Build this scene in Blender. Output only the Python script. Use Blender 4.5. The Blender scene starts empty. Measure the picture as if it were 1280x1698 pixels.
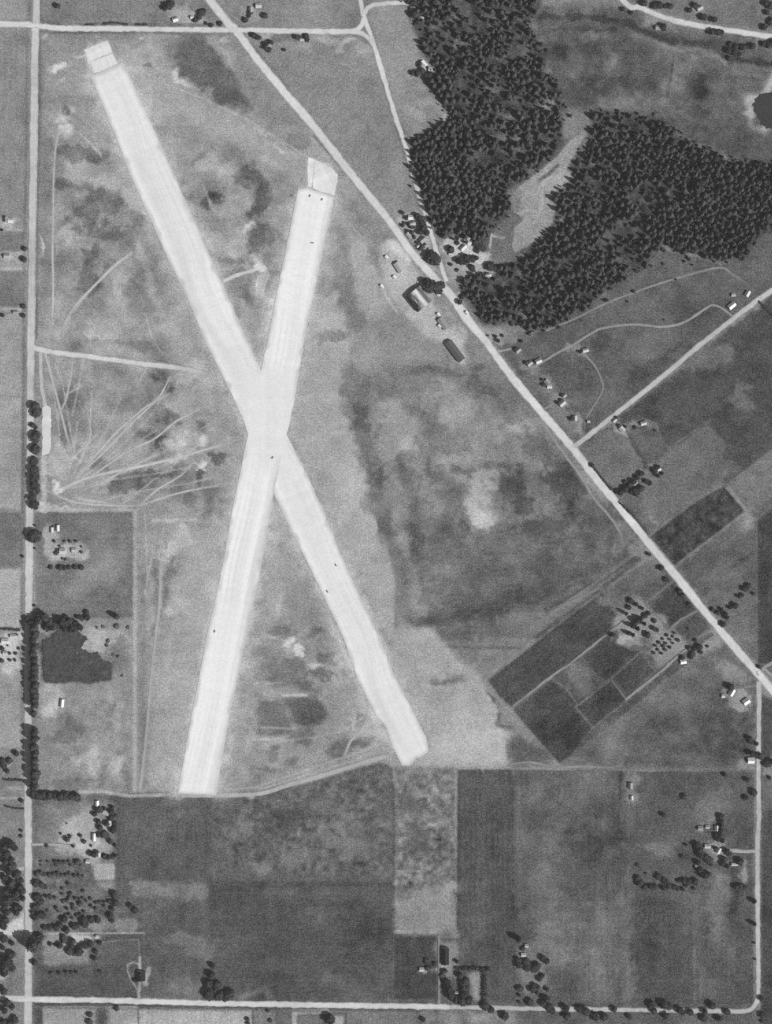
import bpy, bmesh, math, random
import numpy as np

# ------------------------------------------------------------------ camera, sky, sun, exposure
S = bpy.context.scene
COL = S.collection
CAM_H = 3500.0
SUN_EL, SUN_DX, SUN_DY = math.radians(42.0), 0.89, -0.456      # sun stands to the east-south-east
ALB = 0.62                                                     # albedo of a surface that photographs as full white
cam = bpy.data.cameras.new('camera')
cam.sensor_fit = 'VERTICAL'
cam.sensor_height = 24.0
cam.lens = 12.0 / (849.0 / CAM_H)
cam.clip_start, cam.clip_end = 10.0, 30000.0
camo = bpy.data.objects.new('camera', cam)
camo.location = (0, 0, CAM_H)
COL.objects.link(camo)
S.camera = camo

w = bpy.data.worlds.new('World'); S.world = w; w.use_nodes = True
nt = w.node_tree; nt.nodes.clear()
sky = nt.nodes.new('ShaderNodeTexSky'); sky.sky_type = 'NISHITA'; sky.sun_disc = False
sky.sun_elevation = SUN_EL
sky.sun_rotation = math.atan2(SUN_DX, SUN_DY)
sky.dust_density = 2.0
bw = nt.nodes.new('ShaderNodeRGBToBW')                          # panchromatic film: the sky's colour reads as grey
bg = nt.nodes.new('ShaderNodeBackground'); bg.inputs['Strength'].default_value = 0.05
wo = nt.nodes.new('ShaderNodeOutputWorld')
nt.links.new(sky.outputs[0], bw.inputs[0]); nt.links.new(bw.outputs[0], bg.inputs[0]); nt.links.new(bg.outputs[0], wo.inputs[0])

sl = bpy.data.lights.new('sun', 'SUN'); sl.energy = 3.8; sl.angle = math.radians(0.5); sl.color = (1, 1, 1)
so = bpy.data.objects.new('sun', sl); COL.objects.link(so)
from mathutils import Vector, Matrix
sd = Vector((SUN_DX * math.cos(SUN_EL), SUN_DY * math.cos(SUN_EL), math.sin(SUN_EL)))
so.rotation_euler = sd.to_track_quat('Z', 'Y').to_euler()
so.location = (900, -450, 900)

S.view_settings.view_transform = 'Standard'
S.view_settings.look = 'None'
S.view_settings.gamma = 1.0
S.view_settings.use_curve_mapping = False
S.view_settings.exposure = 0.76
S.cycles.max_bounces = 4
S.cycles.volume_bounces = 0
S.cycles.diffuse_bounces = 2
S.cycles.use_adaptive_sampling = False
S.cycles.use_denoising = False                                 # keep the fine grain of grass and gravel

random.seed(7)
RNG = np.random.default_rng(7)
X0, Y0 = 640.0, 849.0                                          # plan metres east / south of the plan's corner -> world
def W(p): return (p[0] - X0, Y0 - p[1])
def lin(v):
    v = np.clip(np.asarray(v, dtype=float), 0, 255) / 255.0
    return np.maximum(np.where(v <= 0.04045, v / 12.92, ((v + 0.055) / 1.055) ** 2.4) - 0.0235, 0.012)   # less the veil of haze over the scene
def pts(s):
    return [tuple(float(q) for q in t.split(',')) for t in s.split()]

# ------------------------------------------------------------------ materials
def ground_mat(name, layers, rough=0.95):
    """albedo from the surface's own tone, with fine grain that is even to the eye on dark and pale ground"""
    m = bpy.data.materials.new(name); m.use_nodes = True
    n = m.node_tree; n.nodes.clear(); L = n.links
    def mth(op, x, y):
        q = n.nodes.new('ShaderNodeMath'); q.operation = op
        for k, s in ((0, x), (1, y)):
            if isinstance(s, (int, float)): q.inputs[k].default_value = s
            else: L.new(s, q.inputs[k])
        return q.outputs[0]
    out = n.nodes.new('ShaderNodeOutputMaterial'); b = n.nodes.new('ShaderNodeBsdfPrincipled')
    b.inputs['Roughness'].default_value = rough; b.inputs['Specular IOR Level'].default_value = 0.1
    L.new(b.outputs[0], out.inputs[0])
    g = n.nodes.new('ShaderNodeNewGeometry'); at = n.nodes.new('ShaderNodeAttribute'); at.attribute_name = 'tone'
    acc = mth('POWER', at.outputs['Fac'], 1 / 2.2)
    for sc, amp in layers:
        t = n.nodes.new('ShaderNodeTexNoise'); t.inputs['Scale'].default_value = sc; t.inputs['Detail'].default_value = 2.0; t.inputs['Roughness'].default_value = 0.6
        L.new(g.outputs['Position'], t.inputs['Vector'])
        acc = mth('ADD', acc, mth('MULTIPLY', mth('SUBTRACT', t.outputs[0], 0.5), amp))
    acc = mth('POWER', mth('MAXIMUM', acc, 0.05), 2.2)
    cr = n.nodes.new('ShaderNodeCombineColor')
    for k in range(3): L.new(acc, cr.inputs[k])
    L.new(cr.outputs[0], b.inputs['Base Color'])
    return m
def noise_mat(name, scales, amp, attr=None, col=None, rough=0.95, spec=0.1, bump=0.0):
    m = bpy.data.materials.new(name); m.use_nodes = True
    n = m.node_tree; n.nodes.clear(); L = n.links
    out = n.nodes.new('ShaderNodeOutputMaterial'); b = n.nodes.new('ShaderNodeBsdfPrincipled')
    b.inputs['Roughness'].default_value = rough
    b.inputs['Specular IOR Level'].default_value = spec
    L.new(b.outputs[0], out.inputs[0])
    g = n.nodes.new('ShaderNodeNewGeometry')
    acc = None
    for sc, a in zip(scales, amp):
        t = n.nodes.new('ShaderNodeTexNoise'); t.inputs['Scale'].default_value = sc
        t.inputs['Detail'].default_value = 3.0; t.inputs['Roughness'].default_value = 0.65
        L.new(g.outputs['Position'], t.inputs['Vector'])
        mr = n.nodes.new('ShaderNodeMapRange')
        mr.inputs['From Min'].default_value = 0.3; mr.inputs['From Max'].default_value = 0.7
        mr.inputs['To Min'].default_value = 1 - a; mr.inputs['To Max'].default_value = 1 + a
        L.new(t.outputs[0], mr.inputs[0])
        if acc is None: acc = mr.outputs[0]
        else:
            mu = n.nodes.new('ShaderNodeMath'); mu.operation = 'MULTIPLY'
            L.new(acc, mu.inputs[0]); L.new(mr.outputs[0], mu.inputs[1]); acc = mu.outputs[0]
    mu = n.nodes.new('ShaderNodeMath'); mu.operation = 'MULTIPLY'; mu.use_clamp = True
    if attr:
        at = n.nodes.new('ShaderNodeAttribute'); at.attribute_name = attr
        L.new(at.outputs['Fac'], mu.inputs[0])
    else:
        mu.inputs[0].default_value = col
    L.new(acc, mu.inputs[1])
    cr = n.nodes.new('ShaderNodeCombineColor')
    for i in range(3): L.new(mu.outputs[0], cr.inputs[i])
    L.new(cr.outputs[0], b.inputs['Base Color'])
    if bump:
        bp = n.nodes.new('ShaderNodeBump'); bp.inputs['Strength'].default_value = bump; bp.inputs['Distance'].default_value = 0.3
        L.new(acc, bp.inputs['Height']); L.new(bp.outputs[0], b.inputs['Normal'])
    return m
M_EARTH = ground_mat('grassland', ((0.15, 0.13), (0.44, 0.50)))
M_ROAD = ground_mat('gravel_road', ((0.09, 0.09), (0.5, 0.22)))
M_RUN = ground_mat('runway_surface', ((0.08, 0.05), (0.5, 0.17)))
M_LEAF = {k: noise_mat('foliage_' + k, (0.055, 0.16, 0.6, 1.6), (0.3, 0.3, 0.25, 0.3), col=c, rough=0.9) for k, c in
          (('dark', 0.038), ('mid', 0.048), ('pale', 0.085), ('scrub', 0.05))}
M_BARK = noise_mat('bark', (1.5,), (0.3,), col=0.06)
M_PLAST = noise_mat('painted_boards', (0.9,), (0.1,), col=0.45)
M_DARK = noise_mat('dark_glass', (0.9,), (0.1,), col=0.03, rough=0.2, spec=0.5)
M_BRICK = noise_mat('chimney_brick', (2.0,), (0.25,), col=0.16)
M_TRUCK = noise_mat('truck_paint', (1.0,), (0.1,), col=0.17, rough=0.5, spec=0.4)
M_TYRE = noise_mat('rubber', (2.0,), (0.2,), col=0.03)
M_WATER = noise_mat('pond_water', (0.05, 0.3), (0.12, 0.12), col=0.026, rough=0.4, spec=0.1)
_roof = {}
def M_ROOF(v):
    k = int(round(v / 10.0)) * 10
    if k not in _roof:
        _roof[k] = noise_mat('roofing_%d' % k, (0.5, 1.7), (0.12, 0.12), col=float(lin(k)) * ALB * 0.98, rough=0.85)
    return _roof[k]

# ------------------------------------------------------------------ objects
def tag(o, label=None, cat=None, group=None, kind=None):
    if label: o['label'] = label
    if cat: o['category'] = cat
    if group: o['group'] = group
    if kind: o['kind'] = kind
    return o
def mesh(name, v, f, mat=None, smooth=False):
    me = bpy.data.meshes.new(name); me.from_pydata(v, [], f); me.update()
    if mat: me.materials.append(mat)
    if smooth: me.polygons.foreach_set('use_smooth', [True] * len(me.polygons))
    return me
def link(name, me, parent=None, loc=None, rz=0.0, sc=None):
    o = bpy.data.objects.new(name, me); COL.objects.link(o)
    if parent: o.parent = parent
    if loc: o.location = loc
    if rz: o.rotation_euler = (0, 0, rz)
    if sc: o.scale = sc
    return o
def set_tone(me, vals):
    a = me.attributes.new('tone', 'FLOAT', 'POINT'); a.data.foreach_set('value', np.asarray(vals, dtype=np.float32))

# ------------------------------------------------------------------ the ground's own colour: grass, dry grass, bare soil (grey values of the plan)
RS = 1.6; RX0, RY0 = -40.0, -40.0
RW, RH = 851, 1114
GX, GY = np.meshgrid(RX0 + RS * np.arange(RW), RY0 + RS * np.arange(RH))
def vnoise(cell, seed, aspect=(1.0, 1.0)):
    r = np.random.default_rng(seed)
    cx, cy = cell * aspect[0], cell * aspect[1]
    nx, ny = int((RW * RS) / cx) + 3, int((RH * RS) / cy) + 3
    g = r.standard_normal((ny, nx))
    fx, fy = (GX - RX0) / cx, (GY - RY0) / cy
    ix, iy = fx.astype(int), fy.astype(int); tx, ty = fx - ix, fy - iy
    tx = tx * tx * (3 - 2 * tx); ty = ty * ty * (3 - 2 * ty)
    a = g[iy, ix] * (1 - tx) + g[iy, ix + 1] * tx; b = g[iy + 1, ix] * (1 - tx) + g[iy + 1, ix + 1] * tx
    return a * (1 - ty) + b * ty
def inside(poly, x, y):
    r = np.zeros(x.shape, bool); n = len(poly)
    for i in range(n):
        (x1, y1), (x2, y2) = poly[i], poly[(i + 1) % n]
        if y1 == y2: continue
        c = ((y1 > y) != (y2 > y)) & (x < (x2 - x1) * (y - y1) / (y2 - y1) + x1)
        r ^= c
    return r
def win(x0, y0, x1, y1):
    a, b = max(0, int((x0 - RX0) / RS)), min(RW, int((x1 - RX0) / RS) + 2)
    c, d = max(0, int((y0 - RY0) / RS)), min(RH, int((y1 - RY0) / RS) + 2)
    return slice(c, max(c, d)), slice(a, max(a, b))
def blur(m, r):
    k = int(round(r / RS))
    if k < 1: return m
    for _ in range(2):
        for ax in (0, 1):
            p = np.pad(m, [(k + 1, k) if i == ax else (0, 0) for i in (0, 1)], mode='edge').cumsum(axis=ax)
            n = m.shape[ax]
            hi = np.take(p, range(2 * k + 1, 2 * k + 1 + n), axis=ax); lo = np.take(p, range(0, n), axis=ax)
            m = (hi - lo) / (2 * k + 1)
    return m
WARP = [vnoise(26, 101) * 3.6 + vnoise(10, 102) * 2.2 + vnoise(4.5, 107) * 1.4, vnoise(26, 103) * 3.6 + vnoise(10, 104) * 2.2 + vnoise(4.5, 108) * 1.4]
FN = vnoise(9, 111) + 0.8 * vnoise(4.2, 112)
LN = vnoise(16, 105) + 0.5 * vnoise(7, 106)
T = np.full((RH, RW), 138.0)
def put(sl_, m, val, a):
    a = 1 - (1 - a) ** 1.6
    T[sl_] = T[sl_] * (1 - a * m) + val * a * m
def P(val, a, soft, s, warp=0.0):
    poly = pts(s) if isinstance(s, str) else s
    xs, ys = [p[0] for p in poly], [p[1] for p in poly]; e = soft * 2.5 + 8
    sl_ = win(min(xs) - e, min(ys) - e, max(xs) + e, max(ys) + e)
    x, y = GX[sl_], GY[sl_]
    if warp: x = x + WARP[0][sl_] * warp; y = y + WARP[1][sl_] * warp
    if soft < 2:
        m = sum(inside(poly, x + dx, y + dy).astype(float) for dx in (-.5, .5) for dy in (-.5, .5)) / 4
    else:
        m = blur(inside(poly, x, y).astype(float), soft)
        if soft > 3.5: m = np.clip((m + 0.13 * FN[sl_] * (m > .02) * (m < .98) - 0.15) / 0.7, 0, 1)
    put(sl_, m, val, a)
def B(val, a, cx, cy, rx, ry, rot=0.0, warp=1.0):
    R = max(rx, ry) * 1.9 + 8; sl_ = win(cx - R, cy - R, cx + R, cy + R)
    x = GX[sl_] + WARP[0][sl_] * warp - cx; y = GY[sl_] + WARP[1][sl_] * warp - cy
    c, s = math.cos(math.radians(rot)), math.sin(math.radians(rot))
    d = ((x * c + y * s) / rx) ** 2 + ((-x * s + y * c) / ry) ** 2
    m = np.exp(-d ** 1.7 * 0.62)
    if min(rx, ry) > 5: m = np.clip((m + 0.17 * FN[sl_] * (m > .02) - 0.18) / 0.6, 0, 1)
    put(sl_, m, val, a)
def L(val, a, wd, soft, s, warp=0.0):
    pl = pts(s) if isinstance(s, str) else s
    xs, ys = [p[0] for p in pl], [p[1] for p in pl]; e = wd / 2 + soft * 2 + 6
    sl_ = win(min(xs) - e, min(ys) - e, max(xs) + e, max(ys) + e)
    x, y = GX[sl_], GY[sl_]
    if warp: x = x + WARP[0][sl_] * warp; y = y + WARP[1][sl_] * warp
    d = np.full(x.shape, 1e9)
    for (x1, y1), (x2, y2) in zip(pl[:-1], pl[1:]):
        l2 = (x2 - x1) ** 2 + (y2 - y1) ** 2 + 1e-9
        t = np.clip(((x - x1) * (x2 - x1) + (y - y1) * (y2 - y1)) / l2, 0, 1)
        d = np.minimum(d, np.hypot(x - x1 - t * (x2 - x1), y - y1 - t * (y2 - y1)))
    s2 = max(soft, 1.2)
    ir = LN[sl_]
    if warp: d = d + ir * wd * 0.22
    put(sl_, np.clip((wd / 2 + s2 / 2 - d) / s2, 0, 1) * (np.clip(0.9 + 0.2 * ir, 0.55, 1) if wd < 12 else 1.0), val, a)
def MOT(amp, cell, seed, s, soft=6, bias=0.0):
    poly = pts(s); xs, ys = [p[0] for p in poly], [p[1] for p in poly]
    sl_ = win(min(xs) - 20, min(ys) - 20, max(xs) + 20, max(ys) + 20)
    m = blur(inside(poly, GX[sl_], GY[sl_]).astype(float), soft)
    n = (vnoise(cell, seed) + 0.6 * vnoise(cell / 2, seed + 1) + 0.4 * vnoise(cell / 4, seed + 2))[sl_]
    T[sl_] += m * (n * amp + bias)
def ROWS(amp, period, ang, s):
    poly = pts(s); xs, ys = [p[0] for p in poly], [p[1] for p in poly]; sl_ = win(min(xs), min(ys), max(xs), max(ys))
    u = GX[sl_] * math.cos(math.radians(ang)) + GY[sl_] * math.sin(math.radians(ang)) + 1.5 * LN[sl_]
    T[sl_] += inside(poly, GX[sl_], GY[sl_]) * amp * (np.sin(u * 6.283 / period) + .6 * np.sin(u * 6.283 / (period * 3.7) + 1)) * np.clip(.8 + .5 * LN[sl_], 0, 1.5)
FIELDS = []
def F(label, val, s, name='field'):
    poly = pts(s); P(val, 1.0, 0, poly); FIELDS.append((name, label, poly))
# ------------------------------------------------------------------ painting the plan: broad zones first
P(152, 1, 24, '64,50 380,55 600,300 590,560 570,760 640,980 650,1270 470,1320 60,1320')
P(137, 1, 6, '390,54 600,56 640,150 690,310 660,372 590,286 470,150')
P(134, 1, 3, '395,0 598,0 598,44 396,44')
P(147, 1, 4, '608,14 672,8 690,70 715,135 748,200 690,235 660,190 640,130')
P(125, 1, 8, '250,0 345,0 380,40 250,42')
P(128, 1, 20, '620,600 800,600 960,760 1060,900 1000,980 810,1120 700,1060 660,980 600,760')
P(108, 0.9, 26, '700,890 870,870 1050,900 960,990 800,1070 700,1040 690,960')
P(100, 1, 4, '895,545 1000,490 1090,410 1200,440 1280,380 1330,380 1330,440 955,735 940,730 815,565')
P(86, 1, 5, '957,745 1330,450 1330,760 1205,805 1100,760 1040,780')
P(112, 1, 8, '960,748 1000,705 1050,780 1100,790 1150,750 1230,770 1150,840 1060,900 990,800')
P(104, 1, 4, '1120,940 1238,850 1330,790 1330,1140 1262,1110')
P(104, 1, 12, '880,10 1040,10 1100,40 1330,80 1330,300 1200,265 1100,205 1000,180 930,150 900,80')
P(120, 1, 5, '1045,-40 1330,-40 1330,55 1180,40 1100,22 1040,0')
P(94, 1, 3, '810,1128 864,1086 926,1037 998,984 1060,940 1100,935 1180,1040 1140,1098 1048,1174 930,1266 850,1175')
P(102, 1, 5, '924,1268 1048,1176 1140,1095 1210,1065 1255,1125 1252,1278')
P(80, 1, 2, '1262,1150 1330,1190 1330,1740 1262,1740')
P(104, 1, 6, '1262,1275 1330,1275 1330,1345 1262,1345')
P(92, 1, 3, '55,1322 1250,1275 1250,1740 55,1740')
P(130, 1, 10, '60,1330 190,1325 190,1440 60,1440')
P(148, 1, 3, '-40,-40 42,-40 40,700 -40,700')

P(97, 1, 3, '672,-20 890,-20 905,80 1000,180 1110,205 1200,262 1300,268 1300,380 1200,436 1098,408 1000,492 905,548 800,533 768,488 764,466 800,456 812,440 800,405 757,390 722,392 683,260 690,225 750,200 722,150 700,85', .6)
# ------------------------------------------------------------------ fields (each also a sheet of its own)
F('mown grass strip west of the north end of the west road', 137, '-40,44 42,46 42,372 -40,374')
F('narrow darker plot between two drives on the west edge', 126, '-40,384 40,384 40,416 -40,416')
F('dark grass field south of the paired roadside trees at the west edge', 124, '-40,450 38,450 38,508 -40,508')
F('pale stubble field west of the road, opposite the airfield gate', 156, '-40,530 38,530 38,655 -40,655')
F('pale stubble field behind the clipped tree row on the west road', 161, '-40,659 37,659 37,848 24,846 -40,838')
F('dark pasture west of the big tree overhanging the west road', 118, '-40,846 34,852 38,940 -40,942')
F('pale bare field north of the white farmyard at the west edge', 170, '-40,944 38,944 36,1040 -40,1040')
F('pale field behind the tall tree row on the west edge', 158, '-40,1112 34,1112 34,1240 -40,1240')
F('grey pasture around the ringed farmhouse garden', 122, '58,850 220,848 221,1024 60,1026')
F('rough light grass south of the dark thicket', 146, '70,1026 221,1026 221,1312 66,1312')
F('dark ploughed field south of the runway end', 92, '193,1324 346,1321 348,1462 236,1468 194,1470')
F('patchy dark pasture below the curving perimeter track', 100, '350,1321 440,1319 500,1302 560,1284 630,1264 651,1272 651,1462 350,1464')
F('dark crop strip beside the loop drive', 99, '236,1472 345,1470 346,1654 236,1654')
F('wide dark crop field north of the south road', 87, '350,1468 651,1466 651,1656 348,1655')
F('mottled light pasture strip south of the runway', 122, '654,1273 758,1274 757,1556 724,1556 723,1549 654,1549')
F('square dark plot with a sharp pale edge by the barn yard', 71, '654,1554 722,1554 724,1660 654,1659')
F('long dark crop field beside the mottled pasture', 86, '762,1276 850,1276 853,1560 856,1662 815,1660 812,1600 762,1600')
F('broad grey pasture in the south-east', 99, '853,1277 1052,1278 1050,1662 905,1662 870,1560 857,1500')
F('dark crop block inside the bend of the east road', 84, '1055,1480 1212,1520 1248,1540 1249,1664 1054,1666')
F('grey paddock west of the east road farm', 93, '1056,1280 1250,1282 1250,1405 1150,1400 1056,1400')
F('dark narrow garden strip below the east road farm', 77, '1212,1437 1226,1437 1224,1516 1210,1516')
F('large dark crop field beside the slanting perimeter track', 76, '810,1128 864,1086 926,1037 972,1002 998,984 1034,1024 950,1094 905,1127 848,1171 832,1160')
F('dark crop field below the farm lane', 75, '968,1090 1010,1055 1030,1072 1060,1080 1013,1124 1004,1128 985,1112')
F('dark slanting crop field reaching down to the southern track', 77, '852,1178 916,1128 936,1140 960,1160 1005,1140 950,1176 981,1205 945,1255 928,1266 905,1240 870,1200')
F('dark square crop plot between two garden paths', 75, '957,1172 1013,1129 1038,1158 983,1204')
F('dark crop plot beside the orchard', 77, '1017,1124 1064,1083 1086,1110 1041,1153')
F('dark field strip along the lane to the white shed', 86, '985,1208 1042,1164 1132,1092 1142,1098 1048,1173 952,1253')
F('dark square field against the diagonal highway', 75, '1072,1004 1114,969 1155,1012 1109,1042')
F('small dark field between the orchard and the highway', 82, '1120,1044 1157,1017 1176,1040 1150,1060 1132,1062')
F('grey-dark garden plot near the highway shrubs', 92, '1056,984 1094,956 1110,967 1072,996')
F('dark oblong field with pale specks across the highway', 74, '1078,890 1146,838 1200,806 1235,848 1118,937')
F('pale stubble field at the east edge', 117, '1206,801 1330,705 1330,790 1262,838 1240,845')
F('small pale triangular field by the highway hedge', 122, '1056,836 1084,822 1106,857 1087,878')
F('dark strip field at the east edge', 76, '1257,862 1330,810 1330,1078 1272,1100 1258,1100')
F('pale meadow clearing in the wood', 150, '946,232 972,213 976,224 962,246 951,272 953,290 926,322 921,345 917,370 893,394 876,408 853,420 848,408 853,380 868,362 850,351 846,335 850,320 870,300 895,282 922,260')
F('grey rough grass beside the wood clearing', 116, '846,355 866,363 852,382 847,408 852,421 870,422 868,430 832,437 817,441 808,422 813,390 830,366')
F('pale square garden plot by the farmyard south-west', 165, '155,1432 190,1432 190,1458 156,1460')
F('pale stubble field below the south road', 160, '70,1668 228,1668 228,1740 70,1740')
F('pale ribbed field below the south road', 168, '230,1672 418,1674 418,1740 230,1740')
F('small grey plot below the south road', 128, '420,1675 458,1675 458,1740 420,1740')
F('grey-green field below the south road by the tall dark tree', 120, '575,1676 690,1677 690,1740 575,1740')

P(78, 1, 2, '100,1042 130,1044 137,1060 133,1076 150,1084 160,1080 168,1090 187,1104 186,1132 70,1133 70,1072 94,1046', .7)
P(112, 1, 2, '458,1675 482,1675 482,1740 458,1740'); L(172, 1, 9, 2, '488,1698 488,1678 542,1677'); P(112, 1, 2, '493,1684 535,1682 537,1740 493,1740')
P(165, 1, 2, '552,1684 570,1684 571,1740 552,1740'); P(96, 1, 3, '160,1668 178,1668 178,1740 160,1740')
P(128, 1, 8, '690,1676 860,1676 860,1740 690,1740'); P(96, 1, 8, '860,1690 1330,1690 1330,1740 860,1740')
MOT(10, 18, 311, '690,1676 860,1676 860,1740 690,1740')

# ------------------------------------------------------------------ airfield grass: dry and damp patches
P(165, 0.85, 8, '205,82 272,68 284,140 340,165 410,200 520,268 505,300 440,275 330,205 262,190', 1)
P(112, 0.85, 7, '300,62 345,60 372,100 388,132 398,160 424,190 402,187 345,155 305,128 282,112', 1.2)
P(120, 0.5, 10, '235,62 300,60 290,110 276,108 262,70', 1)
P(140, 0.9, 9, '385,75 420,112 500,205 448,208 405,165 392,130', 1)
P(132, 0.7, 7, '62,225 84,225 84,470 64,500', 0.4)
P(133, 0.6, 4, '66,50 72,50 70,230 64,230')
B(120, .8, 128, 254, 34, 12, 10); B(118, .6, 160, 262, 30, 12, 10)
L(114, .8, 15, 12, '98,304 125,306 155,320 190,326 206,338', 1.5)
L(118, .7, 26, 14, '194,338 172,372 152,398 148,440 152,474', 1.6)
L(122, .7, 12, 9, '108,372 140,386 185,388 222,376', 1.5); B(118, .6, 150, 340, 26, 26); B(124, .6, 185, 440, 16, 9, -30)
B(172, .8, 108, 392, 15, 18, 30); B(165, .7, 135, 400, 22, 12); B(178, .8, 160, 556, 16, 10); B(165, .6, 175, 545, 28, 14)
L(173, .8, 14, 10, '226,398 240,440 262,505', .6); B(160, .6, 120, 330, 22, 16); B(166, .7, 285, 530, 22, 22)
B(125, .6, 232, 575, 30, 9, 10); B(130, .6, 215, 478, 14, 12)
L(110, .9, 22, 12, '412,284 432,308 437,333 418,352', 1.2); B(112, .6, 405, 296, 14, 18)
B(110, .9, 343, 336, 10, 10); B(108, .9, 364, 328, 12, 11); B(126, .7, 312, 322, 18, 18); L(124, .7, 9, 8, '310,272 335,255 348,240', 1.5)
B(166, .7, 362, 286, 26, 12, -20); B(164, .7, 385, 340, 20, 18); B(165, .6, 395, 395, 16, 28, 20); B(122, .8, 375, 436, 22, 10); B(124, .8, 398, 470, 20, 22)
B(118, .8, 412, 500, 24, 8, 30); B(118, .8, 425, 400, 10, 22, 20); B(122, .7, 452, 465, 10, 26, 15); B(124, .7, 440, 392, 26, 16)
L(176, .9, 14, 4, '431,488 438,452'); L(190, .9, 3, 2, '424,487 428,455'); L(190, .8, 3, 2, '434,490 446,455'); B(215, .95, 433, 440, 9, 8); B(190, .7, 427, 425, 12, 6)
L(196, .9, 4, 2, '372,466 395,455 425,447'); B(205, .9, 408, 378, 5, 5); B(198, .8, 414, 372, 4, 4); B(195, .8, 404, 384, 4, 4)
B(205, .9, 97, 112, 12, 3, -15); B(200, .9, 108, 110, 8, 2.5, 5); B(190, .7, 108, 135, 8, 3, -10); L(195, .7, 2.5, 2, '88,118 118,108')
B(208, .9, 101, 200, 10, 4); B(208, .9, 105, 212, 8, 4); B(185, .7, 116, 182, 6, 5); B(180, .6, 103, 218, 14, 8); B(170, .5, 98, 190, 18, 14); B(120, .8, 108, 185, 4, 12)
B(205, .9, 295, 130, 6, 3.5, 20); B(195, .8, 287, 118, 5, 8, 40); B(190, .6, 300, 134, 12, 4, 25); B(190, .6, 240, 148, 10, 4, -20); B(126, .8, 243, 113, 4, 4); B(205, .8, 68, 408, 3, 12)
B(180, .6, 76, 57, 10, 3); B(188, .7, 235, 58, 6, 3); B(180, .6, 378, 62, 8, 4); B(190, .7, 575, 70, 12, 4); B(172, .7, 600, 82, 12, 8); B(168, .6, 540, 66, 16, 4); B(185, .7, 142, 73, 6, 5)
L(195, .7, 4, 2, '142,92 128,95'); B(172, .6, 445, 235, 18, 6, 30); B(180, .7, 432, 215, 14, 4, 25); B(190, .8, 462, 250, 8, 2.5, 35); B(175, .6, 500, 232, 26, 4)
B(168, .7, 530, 250, 36, 14, 35); B(125, .5, 490, 232, 26, 10); B(180, .6, 540, 280, 16, 12)
# east of the second runway
P(170, 1, 2, '560,500 575,498 581,560 580,605 568,640 562,680 580,700 592,722 604,770 612,805 626,850 640,900 655,962 652,1060 640,1050 600,960 540,840 490,740 480,706 505,570 522,486')
P(134, .75, 9, '548,378 578,380 585,420 596,480 620,545 575,560 558,480 546,450', .8)
P(169, .9, 5, '580,392 598,396 622,440 656,518 645,545 612,540 592,500 584,450', .6)
P(130, .8, 8, '560,320 590,340 630,380 620,400 590,385', 1); L(165, .6, 3, 2, '575,365 600,395'); P(124, .7, 8, '622,390 640,384 645,400 625,410', 1)
L(172, .8, 13, 5, '556,488 540,532'); L(170, .8, 7, 4, '568,520 562,545'); B(120, .6, 592, 545, 10, 9); B(130, .7, 545, 560, 26, 10)
P(181, 1, 3, '628,406 648,398 672,420 700,462 740,510 775,555 768,575 775,590 770,606 757,600 740,575 700,556 668,520 645,490 634,470', .3)
P(204, .95, 2, '640,400 655,396 684,430 676,436 655,420'); L(190, .7, 5, 3, '631,470 640,490 660,520')
P(128, .7, 6, '712,488 722,486 750,530 775,560 768,562 740,535', .5)
P(150, .8, 10, '585,555 650,510 700,560 740,580 755,602 690,600 600,610')
L(120, .75, 24, 18, '582,610 582,650 594,695 606,742 614,785 627,842 642,886', 1.2); B(92, .8, 597, 682, 13, 22); B(96, .8, 622, 790, 12, 22); B(100, .7, 640, 870, 11, 22); B(100, .8, 600, 705, 12, 9)
B(116, .7, 600, 640, 14, 26); B(108, .8, 735, 617, 62, 6, 4); B(98, .8, 786, 632, 14, 16); B(98, .7, 812, 645, 14, 6, 10); B(100, .7, 790, 610, 12, 8)
L(128, .7, 4, 3, '780,640 830,710 870,760 905,800'); L(150, .6, 2.5, 1.5, '810,600 845,655')
B(154, .8, 660, 700, 42, 34, 60); B(158, .6, 650, 735, 26, 40); L(150, .8, 22, 12, '645,790 662,840 672,900 684,960 700,1006', .6); B(156, .6, 705, 795, 20, 36, -20)
L(112, .8, 16, 12, '668,760 682,840 690,900 702,950 716,1000', 1.2); B(105, .6, 722, 780, 14, 22); B(108, .6, 690, 895, 12, 40)
B(142, .7, 770, 700, 60, 36, 40); B(146, .7, 745, 690, 22, 16); B(118, .7, 712, 690, 14, 18); B(134, .6, 690, 640, 60, 20); B(128, .6, 850, 650, 30, 30)
L(160, .75, 30, 24, '790,782 798,820 804,862', .8); B(184, .7, 803, 862, 14, 11); B(184, .5, 790, 850, 12, 16, -30); B(170, .7, 778, 832, 14, 9); B(178, .7, 796, 808, 8, 20); B(150, .7, 745, 765, 26, 10)
B(88, .9, 846, 800, 22, 28, 20); B(92, .8, 865, 835, 26, 14, 40); B(98, .7, 815, 770, 22, 8); B(104, .7, 770, 780, 22, 9); B(110, .6, 750, 830, 16, 32); B(100, .8, 770, 868, 8, 14, -30)
B(158, .8, 866, 712, 18, 13); B(150, .6, 880, 700, 14, 8); B(96, .8, 893, 745, 34, 18, 45); B(90, .8, 935, 800, 34, 34, 40); B(90, .7, 990, 862, 40, 34, 40); B(92, .7, 905, 870, 46, 14, -5); B(122, .7, 900, 818, 30, 14, 30); B(116, .6, 945, 905, 90, 9, -2)
B(94, .8, 1015, 905, 30, 20); B(126, .6, 1030, 895, 10, 20, 40)
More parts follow.
